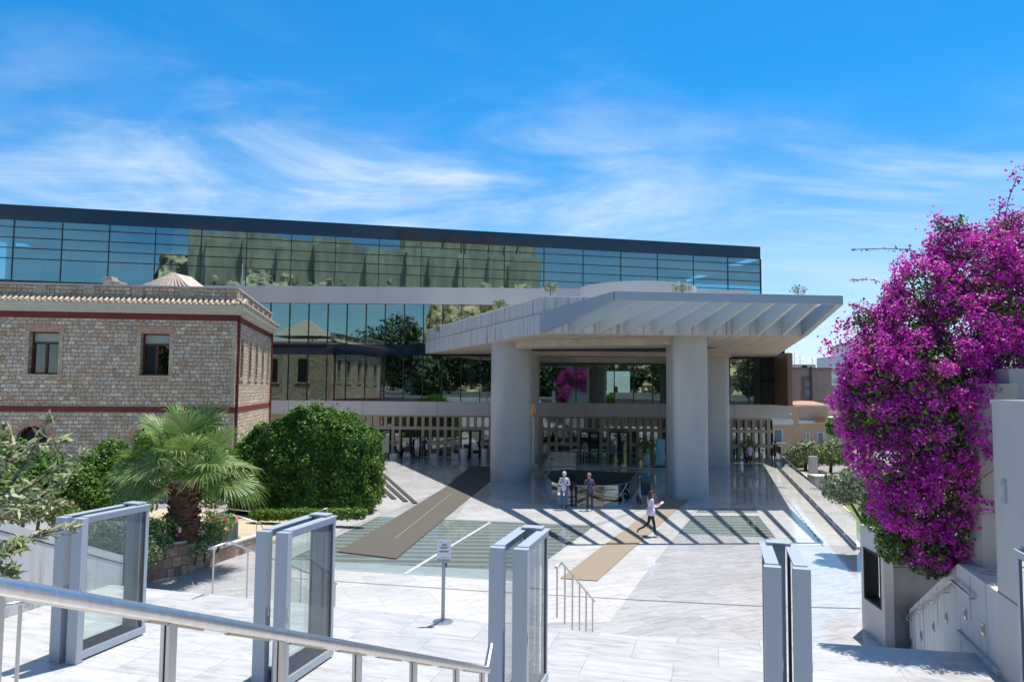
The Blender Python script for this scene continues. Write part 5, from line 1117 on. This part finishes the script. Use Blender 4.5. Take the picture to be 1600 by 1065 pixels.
m = MB(); FB(m, -.02, Lf, -.5, .05, zpt - .08, zpt); SBx(m, .0, Ls, -.5, .05, zpt - .081, zpt - .001); m.build('parapet_coping', M['conc'], SB)
m = MB(); a = [c0 - fd * Lf - fn * .5, c0 - fn * .5 - snn * .5, c0 + sdv * Ls - snn * .5, c0 + sdv * Ls - fd * Lf]; m.prism(xy(*a), zt - .2, zt + .1); m.build('flat_roof', M['tile_red'], SB)
# small hipped roof and chimney
rp_ = D(272, 429, 45); hw = 2.0
m = MB(); m.add([(rp_.x - 2.7, 43, zpt - .1), (rp_.x + 2.6, 43.2, zpt - .1), (rp_.x + 2.6, 48, zpt - .1), (rp_.x - 2.7, 48, zpt - .1), (rp_.x, 45, rp_.z + .1), (rp_.x + .4, 46.5, rp_.z + .1)], [(0, 1, 4), (1, 2, 5, 4), (2, 3, 5), (3, 0, 4, 5)])
for i in range(12):
    f_ = i / 11; x = rp_.x - 2.7 + 5.3 * f_; top_ = Vector((rp_.x, 45, rp_.z + .12)); m.tube([(x, 43.0 + .02 * i, zpt - .08), tuple(Vector((x, 43, zpt - .08)).lerp(top_, .97))], .07, 6)
m.build('hip_roof', mat('pale_roof_tile', (.60, .52, .44), .85, alt=(.42, .33, .27), scale=4, contrast=(.3, .7)), SB)
q = D(167, 440, 39.5); m = MB(); m.box(q.x - .1, q.x + .35, 39.3, 39.9, q.z - .9, q.z + .05).box(q.x - .18, q.x + .43, 39.22, 39.98, q.z + .05, q.z + .12).box(q.x - .12, q.x + .37, 39.28, 39.92, q.z + .17, q.z + .24).box(q.x + .45, q.x + .8, 39.3, 39.9, q.z - .9, q.z - .08).box(q.x + .4, q.x + .86, 39.25, 39.95, q.z - .079, q.z - .02); m.build('chimney', M['cornice'], SB)
q = D(378.5, 440, 42); MB().tube([(q.x, 42, zt), (q.x, 42, D(378, 412, 42).z)], .03, 6).build('lightning_rod', M['inox'], SB)

# ================================================================== CITY AT THE RIGHT
def building(name, label, boxes, m_, Y, wins=(), roof=None, cat='building'):
    x0, x1 = D(boxes[0], 600, Y).x, D(boxes[1], 600, Y).x; zt = D((boxes[0] + boxes[1]) / 2, boxes[2], Y).z
    t = thing(name, label, cat, ((x0 + x1) / 2, Y, -.55)); MB().box(x0, x1, Y, Y + 9, -.55, zt).build('wall', m_, t)
    return t, x0, x1, zt
def bwin(t, px0, px1, py0, py1, Y, m_='shutter', name='window', frame=True):
    a, b = D(px0, py0, Y), D(px1, py1, Y)
    f = MB().box(a.x - .12, b.x + .12, Y - .06, Y + .05, b.z - .12, a.z + .12).build(name, M['white'] if frame else M[m_], t)
    MB().box(a.x, b.x, Y - .10, Y - .061, b.z, a.z).build('shutter' if m_ == 'shutter' else 'pane', M[m_], f)
t, x0, x1, zt = building('apartment_block', 'large windowless stained pinkish rendered building with a rooftop edge', (1222, 1299.5, 577), M['pinkwall'], 95)
MB().box(x0 - .1, x1 + .1, 94.85, 104, zt, zt + .25).build('roof_edge', flat('dark_coping', (.16, .15, .15)), t)
a = D(1263.5, 600, 95); m = MB(); m.box(a.x - .9, a.x + .1, 94.9, 95, D(1264, 690, 95).z, D(1264, 588, 95).z); m.build('lightwell', flat('dark_recess', (.16, .12, .12)), t)
MB().tube([(a.x + .25, 94.8, D(1270, 690, 95).z), (a.x + .25, 94.8, D(1270, 572, 95).z)], .14, 6).build('drain_pipe', flat('dark_pipe', (.08, .07, .07)), t)
b_ = D(1316, 605, 95); MB().box(x1, b_.x + 2, 95.3, 104, -.5, D(1310, 602, 95).z).build('lower_wing', M['pinkwall'], t)
for py, hh in ((598, 5), (612, 4)): c = D(1262, py, 95); MB().box(c.x - .45, c.x + .4, 94.84, 94.9, c.z - .5, c.z + .3).build('window', M['shutter'], t)
t, x0, x1, zt = building('penthouse_block', 'pale rooftop building with aerials behind the pink block', (1226, 1275, 569), mat('cream_render', (.60, .57, .50), .85), 120)
for px, py in ((1241, 548), (1250, 555), (1269, 558), (1236, 556)):
    c = D(px, py, 119); m = MB().tube([(c.x, 119, zt), (c.x, 119, c.z)], .05, 5); m.tube([(c.x - .8, 119, c.z - .2), (c.x + .8, 119, c.z - .2)], .03, 4).tube([(c.x - .6, 119, c.z - .6), (c.x + .6, 119, c.z - .6)], .03, 4); m.build('aerial', M['inox'], t)
bwin(t, 1254, 1256.5, 572, 575, 120, 'black', frame=False); bwin(t, 1258, 1260, 572, 575, 120, 'black', frame=False)
MB().box(D(1231, 560, 119).x, D(1235, 560, 119).x, 118, 119.5, zt, zt + 1.6).build('water_tank', M['inox'], t)
t, x0, x1, zt = building('white_tower_block', 'distant white apartment tower partly hidden by the bougainvillea', (1302, 1372, 557), M['whitewall'], 170)
MB().box(D(1316, 550, 170).x, D(1323, 550, 170).x, 171, 176, zt, zt + 2.6).build('stair_tower', M['whitewall'], t); MB().box(D(1330, 550, 170).x, D(1372, 550, 170).x, 171, 178, zt, zt + 3.4).build('upper_storey', M['whitewall'], t)
for r in range(4):
    for px in (1307.5, 1316.5, 1322.5, 1330, 1337): bwin(t, px, px + 1.9, 568 + r * 14, 572.5 + r * 14, 170, 'shutter', frame=False)
    c = D(1301, 571 + r * 14, 170); MB().box(c.x - .6, c.x + 1, 168.8, 170, c.z - .8, c.z + .1).build('balcony', M['white'], t)
# peach villa
t, x0, x1, zt = building('peach_villa', 'small peach villa with hipped tile roof and a white framed tall window', (1248, 1293, 635), M['peach'], 78)
MB().box(x0 - .15, x1 + .15, 77.8, 87, zt, zt + .18).build('eaves', M['white'], t)
q = D(1275, 626.5, 80); MB().add([(x0 - .2, 77.7, zt + .18), (x1 + .1, 77.7, zt + .18), (x1 + .1, 87, zt + .18), (x0 - .2, 87, zt + .18), (q.x, 81, q.z), (q.x, 84, q.z)], [(0, 1, 4), (1, 2, 5, 4), (2, 3, 5), (3, 0, 4, 5)]).build('roof', M['tile_red'], t)
z_ = D(1270, 661, 78).z; MB().box(x0 - .1, x1 + .1, 77.6, 78, z_, z_ + .3).build('cornice', M['white'], t)
z_ = D(1270, 652, 78).z; m = MB()
for px in range(1274, 1289, 2): c = D(px, 655, 77.4); m.box(c.x - .035, c.x + .035, 77.3, 77.4, c.z - .35, c.z + .35)
m.build('balustrade', M['tile_red'], t)
bwin(t, 1278, 1286, 676, 694, 77.95); bwin(t, 1261, 1263, 675, 690, 77.95)
t, x0, x1, zt = building('cream_house', 'cream flat-roofed house right of the peach villa, behind the shrubs', (1293.5, 1335, 656), mat('cream_wall', (.55, .50, .38), .85, alt=(.50, .45, .34), scale=1), 78.6)
MB().box(x0, x1, 78.3, 87, zt, zt + .3).build('coping', M['white'], t); q0 = D(1291, 640, 82); MB().box(q0.x, D(1318, 640, 82).x, 82, 88, zt, q0.z).build('upper_storey', M['peach'], t)
MB().box(q0.x - .2, D(1318, 640, 82).x, 81.8, 88, q0.z, q0.z + .2).build('upper_coping', M['tile_red'], t)
t, x0, x1, zt = building('ornate_house', 'ornate peach and white house front just right of the museum corner', (1205, 1234, 660), M['peach'], 72)
MB().box(x0 - .1, x1 + .15, 71.7, 80, zt - .2, zt + .25).build('cornice', M['white'], t); m = MB()
for px in range(1208, 1234, 3): c = D(px, 655, 72); m.box(c.x - .07, c.x + .07, 71.8, 71.95, zt + .25, zt + .75)
m.box(x0, x1 + .1, 71.75, 72, zt + .75, zt + .9); m.build('roof_balustrade', M['white'], t)
bwin(t, 1210, 1221, 671, 689, 71.95); bwin(t, 1211, 1220, 697, 714, 71.95, 'black'); c = D(1215, 690, 71.6); MB().box(c.x - .7, c.x + .7, 71.2, 71.95, c.z - .12, c.z).build('balcony_slab', M['white'], t)
# trees and garden at the right
def tree(label, px, Y, pyc, r, n, mats, probs, gz=-.55, name='olive_tree', size=.16, extra=()):
    c = D(px, pyc, Y); rr = r / 1150 * Y; t = thing(name, label, 'tree', (c.x, c.y, gz))
    b3 = [(c.x, c.y, c.z, rr, rr, rr * .8), (c.x - rr * .7, c.y + .3, c.z - rr * .2, rr * .7, rr * .7, rr * .6), (c.x + rr * .7, c.y, c.z - rr * .15, rr * .75, rr * .7, rr * .6), (c.x + rr * .2, c.y, c.z + rr * .4, rr * .6, rr * .6, rr * .45)]
    pts, nn = blobpts(b3, n, .1, .25, 40); leafcloud('crown', pts, nn, size, [M[x] for x in mats], t, midx=rng.choice(len(mats), n, p=probs))
    m = MB().tube([(c.x, c.y, gz), (c.x + .08, c.y, (gz + c.z) / 2), (c.x, c.y, c.z)], [.14, .11, .05], 8)
    for b in b3[1:]: m.tube([(c.x + .05, c.y, (gz + c.z) / 2), (b[0], b[1], b[2])], [.07, .03], 6)
    m.build('trunk', M['bark'], t)
tree('grey olive tree in front of the peach villa', 1258, 58, 706, 24, 5200, ['leaf_olive', 'leaf_sage'], [.6, .4])
tree('grey olive tree nearest the bougainvillea', 1297, 56, 708, 26, 5600, ['leaf_olive', 'leaf'], [.6, .4])
tree('bright green small tree behind the sloping glass balustrade', 1240, 60, 722, 14, 2400, ['leaf_lime', 'leaf'], [.6, .4], name='small_tree')
tree('dark green tree beneath the bougainvillea', 1345, 26, 660, 32, 6000, ['leaf', 'leaf_lime'], [.6, .4], name='small_tree')
tree('loose grey green tree left of the kiosk', 1352, 24.5, 755, 44, 13000, ['leaf_sage', 'leaf_olive'], [.6, .4], name='small_tree', size=.13)
c = D(1275, 750, 50); t = thing('stone_bench', 'pale stone bench with upright slab in the right garden', 'bench', (c.x, 50, -.55))
MB().box(c.x - .4, c.x + 1.3, 49.6, 50.4, -.55, -.1).build('seat', M['peach'], t); m = MB().obox(Vector((c.x - .1, 50.2, .55)), Vector((1, 0, 0)), Vector((0, 1, 0)), .28, .12, .65); m.build('backrest', M['conc'], t)
c = D(1296, 752, 46); tag(MB().box(c.x - .9, c.x + 1.4, 46, 47.2, -.55, .35).build('stone_planter', M['conc'], bevel=.02), 'grey rectangular stone block beyond the bench in the right garden', 'planter')
c = D(1285, 768, 42); tag(MB().box(c.x - 1, c.x + 1.9, 42, 43, -.54, -.15).build('low_garden_wall', M['peach'], bevel=.02), 'low tan garden wall beside the green lawn patch', 'wall')
struct(MB().sheet([xy(G(1270, 790, -.55), G(1345, 850, -.55), G(1380, 850, -.55), G(1340, 775, -.55), G(1300, 765, -.55))], -.54).build('lawn', M['grass']))
struct(MB().sheet([xy(G(1345, 870, -.55), G(1236, 745, -.55), G(1222, 735, -.55), G(1232, 733, -.55), G(1262, 755, -.55), G(1380, 870, -.55))], -.535).build('lower_paving', flat('grey_green_paving', (.17, .20, .17), .6)))
struct(MB().sheet([xy(G(1236, 745, -.55), G(1225, 735, -.55), G(1260, 735, -.55), G(1330, 800, -.55), G(1310, 800, -.55))], -.53).build('garden_paving', M['sand']))

# ================================================================== BEHIND THE CAMERA (seen only in the museum glass)
nx, nz = 380, 64; vs = []; fs = []
import mathutils
rx0, rx1 = -42, 168
for j in range(nz + 1):
    for i in range(nx + 1):
        x = rx0 + (rx1 - rx0) * i / nx; u = j / nz; z = 3 + u * 66; nv = mathutils.noise.fractal(Vector((x * .035, u * 1.6, 3.1)), 1, 2, 5); ed = max(0, 1 - i / 14) * 14
        vs.append((x + ed * u * .6, -225 - u * u * 30 + nv * 9 + 5 * mathutils.noise.fractal(Vector((x * .16, u * 9, 7)), 1, 2, 5) + 3 * (1 - u) ** 2, z - ed * .4 * u + (nv * 4 if j == nz else 0)))
for j in range(nz):
    for i in range(nx): a = j * (nx + 1) + i; fs.append((a, a + nx + 1, a + nx + 2, a + 1))
top0 = nz * (nx + 1); b = len(vs)
for i in range(nx + 1): x = rx0 + (rx1 - rx0) * i / nx; vs.append((x, -420, 70))
for i in range(nx): fs.append((top0 + i, b + i, b + i + 1, top0 + i + 1))
struct(MB().add(vs, fs).build('rocky_hill', M['rock']))
t = thing('citadel_wall', 'long buttressed stone wall on the rocky hill, seen as a reflection in the top floor glass', 'wall', (90, -245, 58))
m = MB()
for i in range(14): x = -22 + i * 13.5; m.box(x, x + 13.4, -250, -247, 55, 80 + 1.2 * math.sin(i * 1.7)); 
m.build('wall_body', M['citadel'], t)
for i in range(11): x = -16 + i * 16.2; MB().box(x, x + 3.2, -247, -244, 52, 76 + 2 * math.sin(i * 2.3)).build('buttress', M['citadel'], t)
t = thing('ruined_temple', 'brown ruined stone block on the hill, mirrored in the dark roof band', 'ruin', (125, -262, 78))
for i, (x, w_, h_) in enumerate(((84, 9, 93), (94, 14, 89), (109, 10, 92), (120, 13, 90), (134, 9, 93), (144, 12, 88), (157, 12, 92))): MB().box(x, x + w_, -266 - (i % 2) * 2, -256, 76, h_).build('stone_block', M['citadel'], t)
fb_ = []
for i in range(46): x = -46 + i * 5.2 + rng.uniform(-2, 2); y = rng.uniform(-150, -70); h_ = rng.uniform(4, 8.5); fb_.append((x, y, 3.9 + h_ * .75 + (-y - 70) * .05, h_ * .75, h_ * .75, h_ * .8))
for i in range(7): fb_.append((-36 + i * 8.5, -62, 13 + 4 * math.sin(i * 2.1), 6.5, 5, 8))
p_, n_3 = blobpts(fb_, 60000, .3, .3, 60); struct(leafcloud('wooded_slope', p_, n_3, 1.1, M['forest']), 'stuff')
# ================================================================== PEOPLE
def person(px, py, z, label, yaw=0, H=1.72, shirt=(.6, .6, .6), legs=(.05, .07, .12), hair=(.1, .06, .04), shoes=(.03, .03, .03), pose='stand', arms='down', sleeves=True, longhair=False, extra=None, Y=None, hands=False, shorts=False):
    p = G(px, py, z) if Y is None else Vector((D(px, py, Y).x, Y, z))
    t = thing('person', label, 'person', (p.x, p.y, z)); s = H / 1.72
    V = []; Ed = []; Rr = []; K = []
    def v(x, y, zz, r, k): V.append((x * s, y * s, zz * s)); Rr.append(r * s); K.append(k); return len(V) - 1
    def chain(a, pts):
        for x, y, zz, r, k in pts: b = v(x, y, zz, r, k); Ed.append((a, b)); a = b
        return a
    hz_ = {'sit': .50}.get(pose, .95)
    pel = v(0, 0, hz_, .135, 'leg'); lean = .10 if arms == 'rail' else 0
    w_ = chain(pel, [(0, lean * .3, hz_ + .16, .125, 'top'), (0, lean * .8, hz_ + .34, .145, 'top'), (0, lean, hz_ + .46, .13, 'top')])
    nk = chain(w_, [(0, lean + .01, hz_ + .55, .058, 'skin'), (0, lean + .03, hz_ + .62, .075, 'skin'), (0, lean + .035, hz_ + .70, .095, 'skin')]); hd = (0, lean + .035, hz_ + .68)
    chain(nk, [(0, lean + .03, hz_ + .755, .07, 'skin')])
    hk = []
    for sg in (-1, 1):
        sh = chain(w_, [(sg * .17, lean, hz_ + .46, .062, 'top')]); kk = 'top' if sleeves else 'skin'
        if arms == 'down': q = [(sg * .23, -.02, hz_ + .20, .048, kk), (sg * .22, .04, hz_ - .04, .036, kk), (sg * .22, .06, hz_ - .10, .032, 'skin')]
        elif arms == 'rail': q = [(sg * .25, .10, hz_ + .22, .048, kk), (sg * .14, .33, hz_ + .14, .037, kk), (sg * .10, .40, hz_ + .14, .033, 'skin')]
        elif arms == 'read': q = [(sg * .22, .02, hz_ + .20, .046, kk), (sg * .13, .25, hz_ + .22, .035, kk), (sg * .10, .33, hz_ + .26, .03, 'skin')]
        elif arms == 'photo': q = [(sg * .24, .08, hz_ + .28, .046, kk), (sg * .15, .22, hz_ + .52, .035, kk), (sg * .09, .27, hz_ + .62, .03, 'skin')]
        elif arms == 'lap': q = [(sg * .23, .04, hz_ + .2, .046, kk), (sg * .12, .24, hz_ + .10, .035, kk), (sg * .09, .30, hz_ + .08, .03, 'skin')]
        hd_ = chain(sh, q); a, b = Vector(V[-2]), Vector(V[-1]); d = (b - a).normalized(); hk.append((Vector(V[hd_]), d, sg))
        if hands:
            sdv_ = d.cross(Vector((sg, 0, .2))).normalized(); pa = hd_
            pal = v(*(tuple((b + d * .05) / s)), .026, 'skin'); Ed.append((pa, pal))
            for i in range(4):
                o_ = (i - 1.5) * .02; l = (.06, .075, .07, .055)[i]; f1 = b + d * .07 + sdv_ * o_; f2 = f1 + d * l * .6 - Vector((0, 0, l * .35)); i1 = v(*(tuple(f1 / s)), .009, 'skin'); i2 = v(*(tuple(f2 / s)), .008, 'skin'); Ed.append((pal, i1)); Ed.append((i1, i2))
            th = b + d * .05 + sdv_ * -.045; i1 = v(*(tuple(th / s)), .010, 'skin'); Ed.append((pa, i1))
        else: chain(hd_, [((b + d * .09).x / s, (b + d * .09).y / s, (b + d * .09).z / s, .026, 'skin')])
        lk = 'skin' if shorts else 'leg'
        if pose == 'stand': q = [(sg * .10, .0, hz_ - .06, .092, 'leg'), (sg * .11, .01, .50, .062, 'leg'), (sg * .11, -.02, .28, .056, lk), (sg * .11, -.02, .09, .042, 'shoe'), (sg * .12, .12, .035, .035, 'shoe')]
        elif pose == 'walk':
            q = [(sg * .09, 0, hz_ - .06, .09, 'leg')] + ([(sg * .08, .10, .50, .062, 'leg'), (sg * .07, .14, .28, .048, lk), (sg * .06, .14, .09, .036, 'shoe'), (sg * .06, .29, .035, .03, 'shoe')] if sg > 0 else [(sg * .09, -.06, .50, .062, 'leg'), (sg * .09, -.28, .34, .05, lk), (sg * .09, -.50, .24, .036, 'shoe'), (sg * .09, -.52, .12, .03, 'shoe')])
        else: q = [(sg * .11, .06, hz_ - .02, .09, 'leg'), (sg * .13, .42, hz_ + .02, .07, 'leg'), (sg * .13, .44, .26, .05, lk), (sg * .13, .43, .09, .04, 'shoe'), (sg * .13, .55, .035, .034, 'shoe')]
        chain(pel, q)
    me = bpy.data.meshes.new('body'); me.from_pydata(V, Ed, []); o = bpy.data.objects.new('body', me); C.objects.link(o)
    mo = o.modifiers.new('s', 'SKIN'); me.skin_vertices[0].data[0].use_root = True
    for i, r in enumerate(Rr): me.skin_vertices[0].data[i].radius = (r, r)
    o.modifiers.new('b', 'SUBSURF').levels = 1
    dg = bpy.context.evaluated_depsgraph_get(); m2 = bpy.data.meshes.new_from_object(o.evaluated_get(dg)); o.modifiers.clear(); o.data = m2
    kinds = ['top', 'leg', 'skin', 'shoe']; 
    for m_ in (flat('cloth_%g_%g_%g' % shirt, shirt, .9), flat('cloth_%g_%g_%g' % legs, legs, .9), M['skin'], flat('cloth_%g_%g_%g' % shoes, shoes, .7)): m2.materials.append(m_)
    Va = np.array(V); A_e = np.array([(V[a], V[b]) for a, b in Ed]); ek = [K[b] for a, b in Ed]
    for poly in m2.polygons:
        c = np.array(poly.center); a = A_e[:, 0]; b = A_e[:, 1]; ab = b - a; tt = np.clip(np.sum((c - a) * ab, 1) / (np.sum(ab * ab, 1) + 1e-9), 0, 1); dd = np.linalg.norm(a + ab * tt[:, None] - c, axis=1) - np.array([Rr[e[1]] for e in Ed]) * .8
        poly.material_index = kinds.index(ek[int(np.argmin(dd))]); poly.use_smooth = True
    o.name = 'body'; o.parent = t
    hm = flat('hair_%g_%g_%g' % hair, hair, .8)
    def child(nm, mb, m_):
        ob = mb.build(nm, m_, None, smooth=2); ob.parent = t; return ob
    hb_ = MB().ell(Vector((hd[0], hd[1] - .018, hd[2] + .035)) * s, .098 * s, .105 * s, .11 * s, 12)
    if longhair: hb_.ell(Vector((0, hd[1] - .06, hd[2] - .10)) * s, .12 * s, .075 * s, .20 * s, 12).ell(Vector((.02, hd[1] - .08, hd[2] - .22)) * s, .10 * s, .06 * s, .12 * s, 10)
    child('hair', hb_, hm)
    fc = MB(); fc.ell(Vector((0, hd[1] + .098, hd[2] - .005)) * s, .013, .02, .022, 6)
    for e in (-1, 1): fc.ell(Vector((e * .034, hd[1] + .088, hd[2] + .02)) * s, .012, .008, .008, 6); fc.ell(Vector((e * .095, hd[1] + .0, hd[2] + .005)) * s, .014, .02, .03, 6)
    child('face', fc, M['skin'])
    if extra: extra(child, s, hd, hz_)
    t.rotation_euler[2] = yaw
    return t
def strap(child, s, hd, hz_):
    child('shoulder_strap', MB().tube([Vector((-.15, .04, hz_ + .50)) * s, Vector((-.04, -.07, hz_ + .36)) * s, Vector((.10, -.10, hz_ + .18)) * s, Vector((.17, -.02, hz_ + .06)) * s], .012, 5), M['dark'])
person(881, 796, 0, 'white haired man in a pale lilac shirt and blue jeans leaning on the curved railing', yaw=R(-12), H=1.70, shirt=(.62, .58, .70), legs=(.05, .13, .26), hair=(.6, .6, .6), arms='rail', hands=True, extra=strap)
person(921.5, 797.5, 0, 'man in dark clothes leaning on the curved railing, right of the black stand', yaw=R(10), H=1.66, shirt=(.09, .08, .13), legs=(.03, .035, .05), hair=(.35, .24, .18), arms='rail', hands=True)
def paper(child, s, hd, hz_):
    child('held_paper', MB().obox(Vector((0, .40, hz_ + .30)) * s, Vector((1, 0, 0)), Vector((0, .8, .6)), .10, .13, .004, Vector((0, -.6, .8))), M['white'])
    child('shirt_hem', MB().lathe(Vector((0, 0, hz_ - .14)) * s, [(.17, 0), (.165, .12), (.14, .3)], 14), flat('cloth_0.68_0.64_0.74', (.68, .64, .74)))
person(1017, 837, 0, 'woman with long dark red hair, white blouse and dark trousers walking with a paper', yaw=R(-82), H=1.66, shirt=(.68, .64, .74), legs=(.03, .03, .045), hair=(.10, .025, .03), pose='walk', arms='read', longhair=True, hands=True, extra=paper, shorts=False)
person(1172, 730, 0, 'woman in pale lilac top and dark skirt standing near the right ground floor wall', yaw=R(170), H=1.66, shirt=(.55, .48, .66), legs=(.04, .02, .03), hair=(.05, .04, .04), sleeves=False, shorts=True)
person(1212, 718, 0, 'small dark figure beside the far end of the sloping balustrade', yaw=R(30), shirt=(.03, .03, .03), legs=(.02, .02, .02), Y=57)
def cap(child, s, hd, hz_): child('cap', MB().ell(Vector((0, hd[1], hd[2] + .07)) * s, .11 * s, .12 * s, .06 * s, 10), M['white'])
person(878, 727, 0, 'person in white cap and dark maroon top behind the straight balustrade', yaw=R(150), shirt=(.07, .03, .04), legs=(.05, .05, .06), extra=cap)
person(851, 727, 0, 'person in grey and white top just left of the balustrade corner near the torch', yaw=R(160), shirt=(.40, .45, .50), legs=(.14, .18, .22))
person(914, 726, 0, 'person in pale blue top with arms raised near the left dark doors', yaw=R(175), shirt=(.28, .36, .48), legs=(.03, .04, .06), arms='photo')
person(957, 725, 0, 'person in bright blue top and tan trousers in front of the right dark doors', yaw=R(120), shirt=(.10, .30, .42), legs=(.20, .12, .09))
person(617, 716, 0, 'seated person in dark clothes beside the left entrance doors', yaw=R(-100), pose='sit', arms='lap', shirt=(.04, .04, .05), legs=(.02, .02, .025))
person(636, 717, 0, 'seated person with dark hair and white trousers by the double doors', yaw=R(180), pose='sit', arms='lap', shirt=(.10, .05, .06), legs=(.62, .64, .70), longhair=True)
person(651, 717, 0, 'standing person in a white top by the double doors', yaw=R(140), shirt=(.60, .58, .60), legs=(.45, .42, .42))
person(662, 717, 0, 'standing person in dark clothes next to the one in a white top', yaw=R(200), shirt=(.04, .04, .06), legs=(.02, .02, .03), arms='photo')
person(1147.5, 630, 4.45, 'silhouetted visitor upstairs behind the glass right of the columns', yaw=R(90), shirt=(.04, .03, .02), legs=(.02, .02, .02), Y=FY + 2)
person(240, 830, 0, 'woman with light hair in a pink top taking a photo behind the garden handrail', yaw=R(60), H=1.62, shirt=(.66, .48, .62), legs=(.2, .2, .25), hair=(.45, .32, .20), arms='photo', Y=33, longhair=True)
for px, lab in ((24, 'faint visitor nearest the left edge behind the top gallery glass'), (66, 'faint visitor seated left of two others behind the top gallery glass'), (74, 'faint visitor in the middle of three behind the top gallery glass'), (113, 'faint visitor furthest right behind the top gallery glass')):
    s_ = gal(px, 430); q = GP(s_, -1.6, 14.0); person(px, 430, 14.0, lab, yaw=R(160), shirt=(.55, .6, .65), legs=(.2, .3, .4), hair=(.5, .5, .5), Y=q.y)

# ------------------------------------------------------------------ pushchair
p = G(1009, 786); t = thing('pushchair', 'dark pushchair with pale frame parked behind the walking woman', 'pushchair', (p.x, p.y, 0))
def Q(x, y, z): return (p.x + x, p.y + y, z)
m = MB()
for sx in (-.26, .26): m.tube([Q(sx, -.25, .28), Q(sx * .9, .0, .62), Q(sx * .75, .22, .98), Q(sx * .7, .38, 1.06)], .02, 8).tube([Q(sx, .38, .16), Q(sx * .9, 0, .62)], .018, 8)
m.tube([Q(-.18, .38, 1.06), Q(.18, .38, 1.06)], .022, 8); m.build('frame', M['white'], t)
m = MB().add([Q(-.22, -.20, .36), Q(.22, -.20, .36), Q(.22, .18, .36), Q(-.22, .18, .36), Q(-.20, -.02, .9), Q(.20, -.02, .9), Q(.20, .26, .9), Q(-.20, .26, .9)], [(0, 1, 5, 4), (1, 2, 6, 5), (2, 3, 7, 6), (3, 0, 4, 7), (0, 3, 2, 1), (4, 5, 6, 7)]); m.build('seat', flat('navy_fabric', (.02, .035, .05), .9), t, bevel=.03)
MB().ell(Q(0, .1, .95), .24, .28, .2, 12).build('hood', flat('teal_fabric', (.03, .09, .09), .9), t, smooth=2)
for sx, y, r in ((-.28, -.28, .11), (.28, -.28, .11), (-.28, .36, .15), (.28, .36, .15)):
    m = MB(); n = 14; vs = [Q(sx + e, y + r * math.cos(6.2832 * k / n), r + r * math.sin(6.2832 * k / n)) for e in (-.025, .025) for k in range(n)]; m.add(vs, [(k, (k + 1) % n, n + (k + 1) % n, n + k) for k in range(n)] + [tuple(range(n)), tuple(range(n, 2 * n))[::-1]]); m.build('wheel', M['dark'], t)

t.scale = (1.18, 1.18, 1.18)
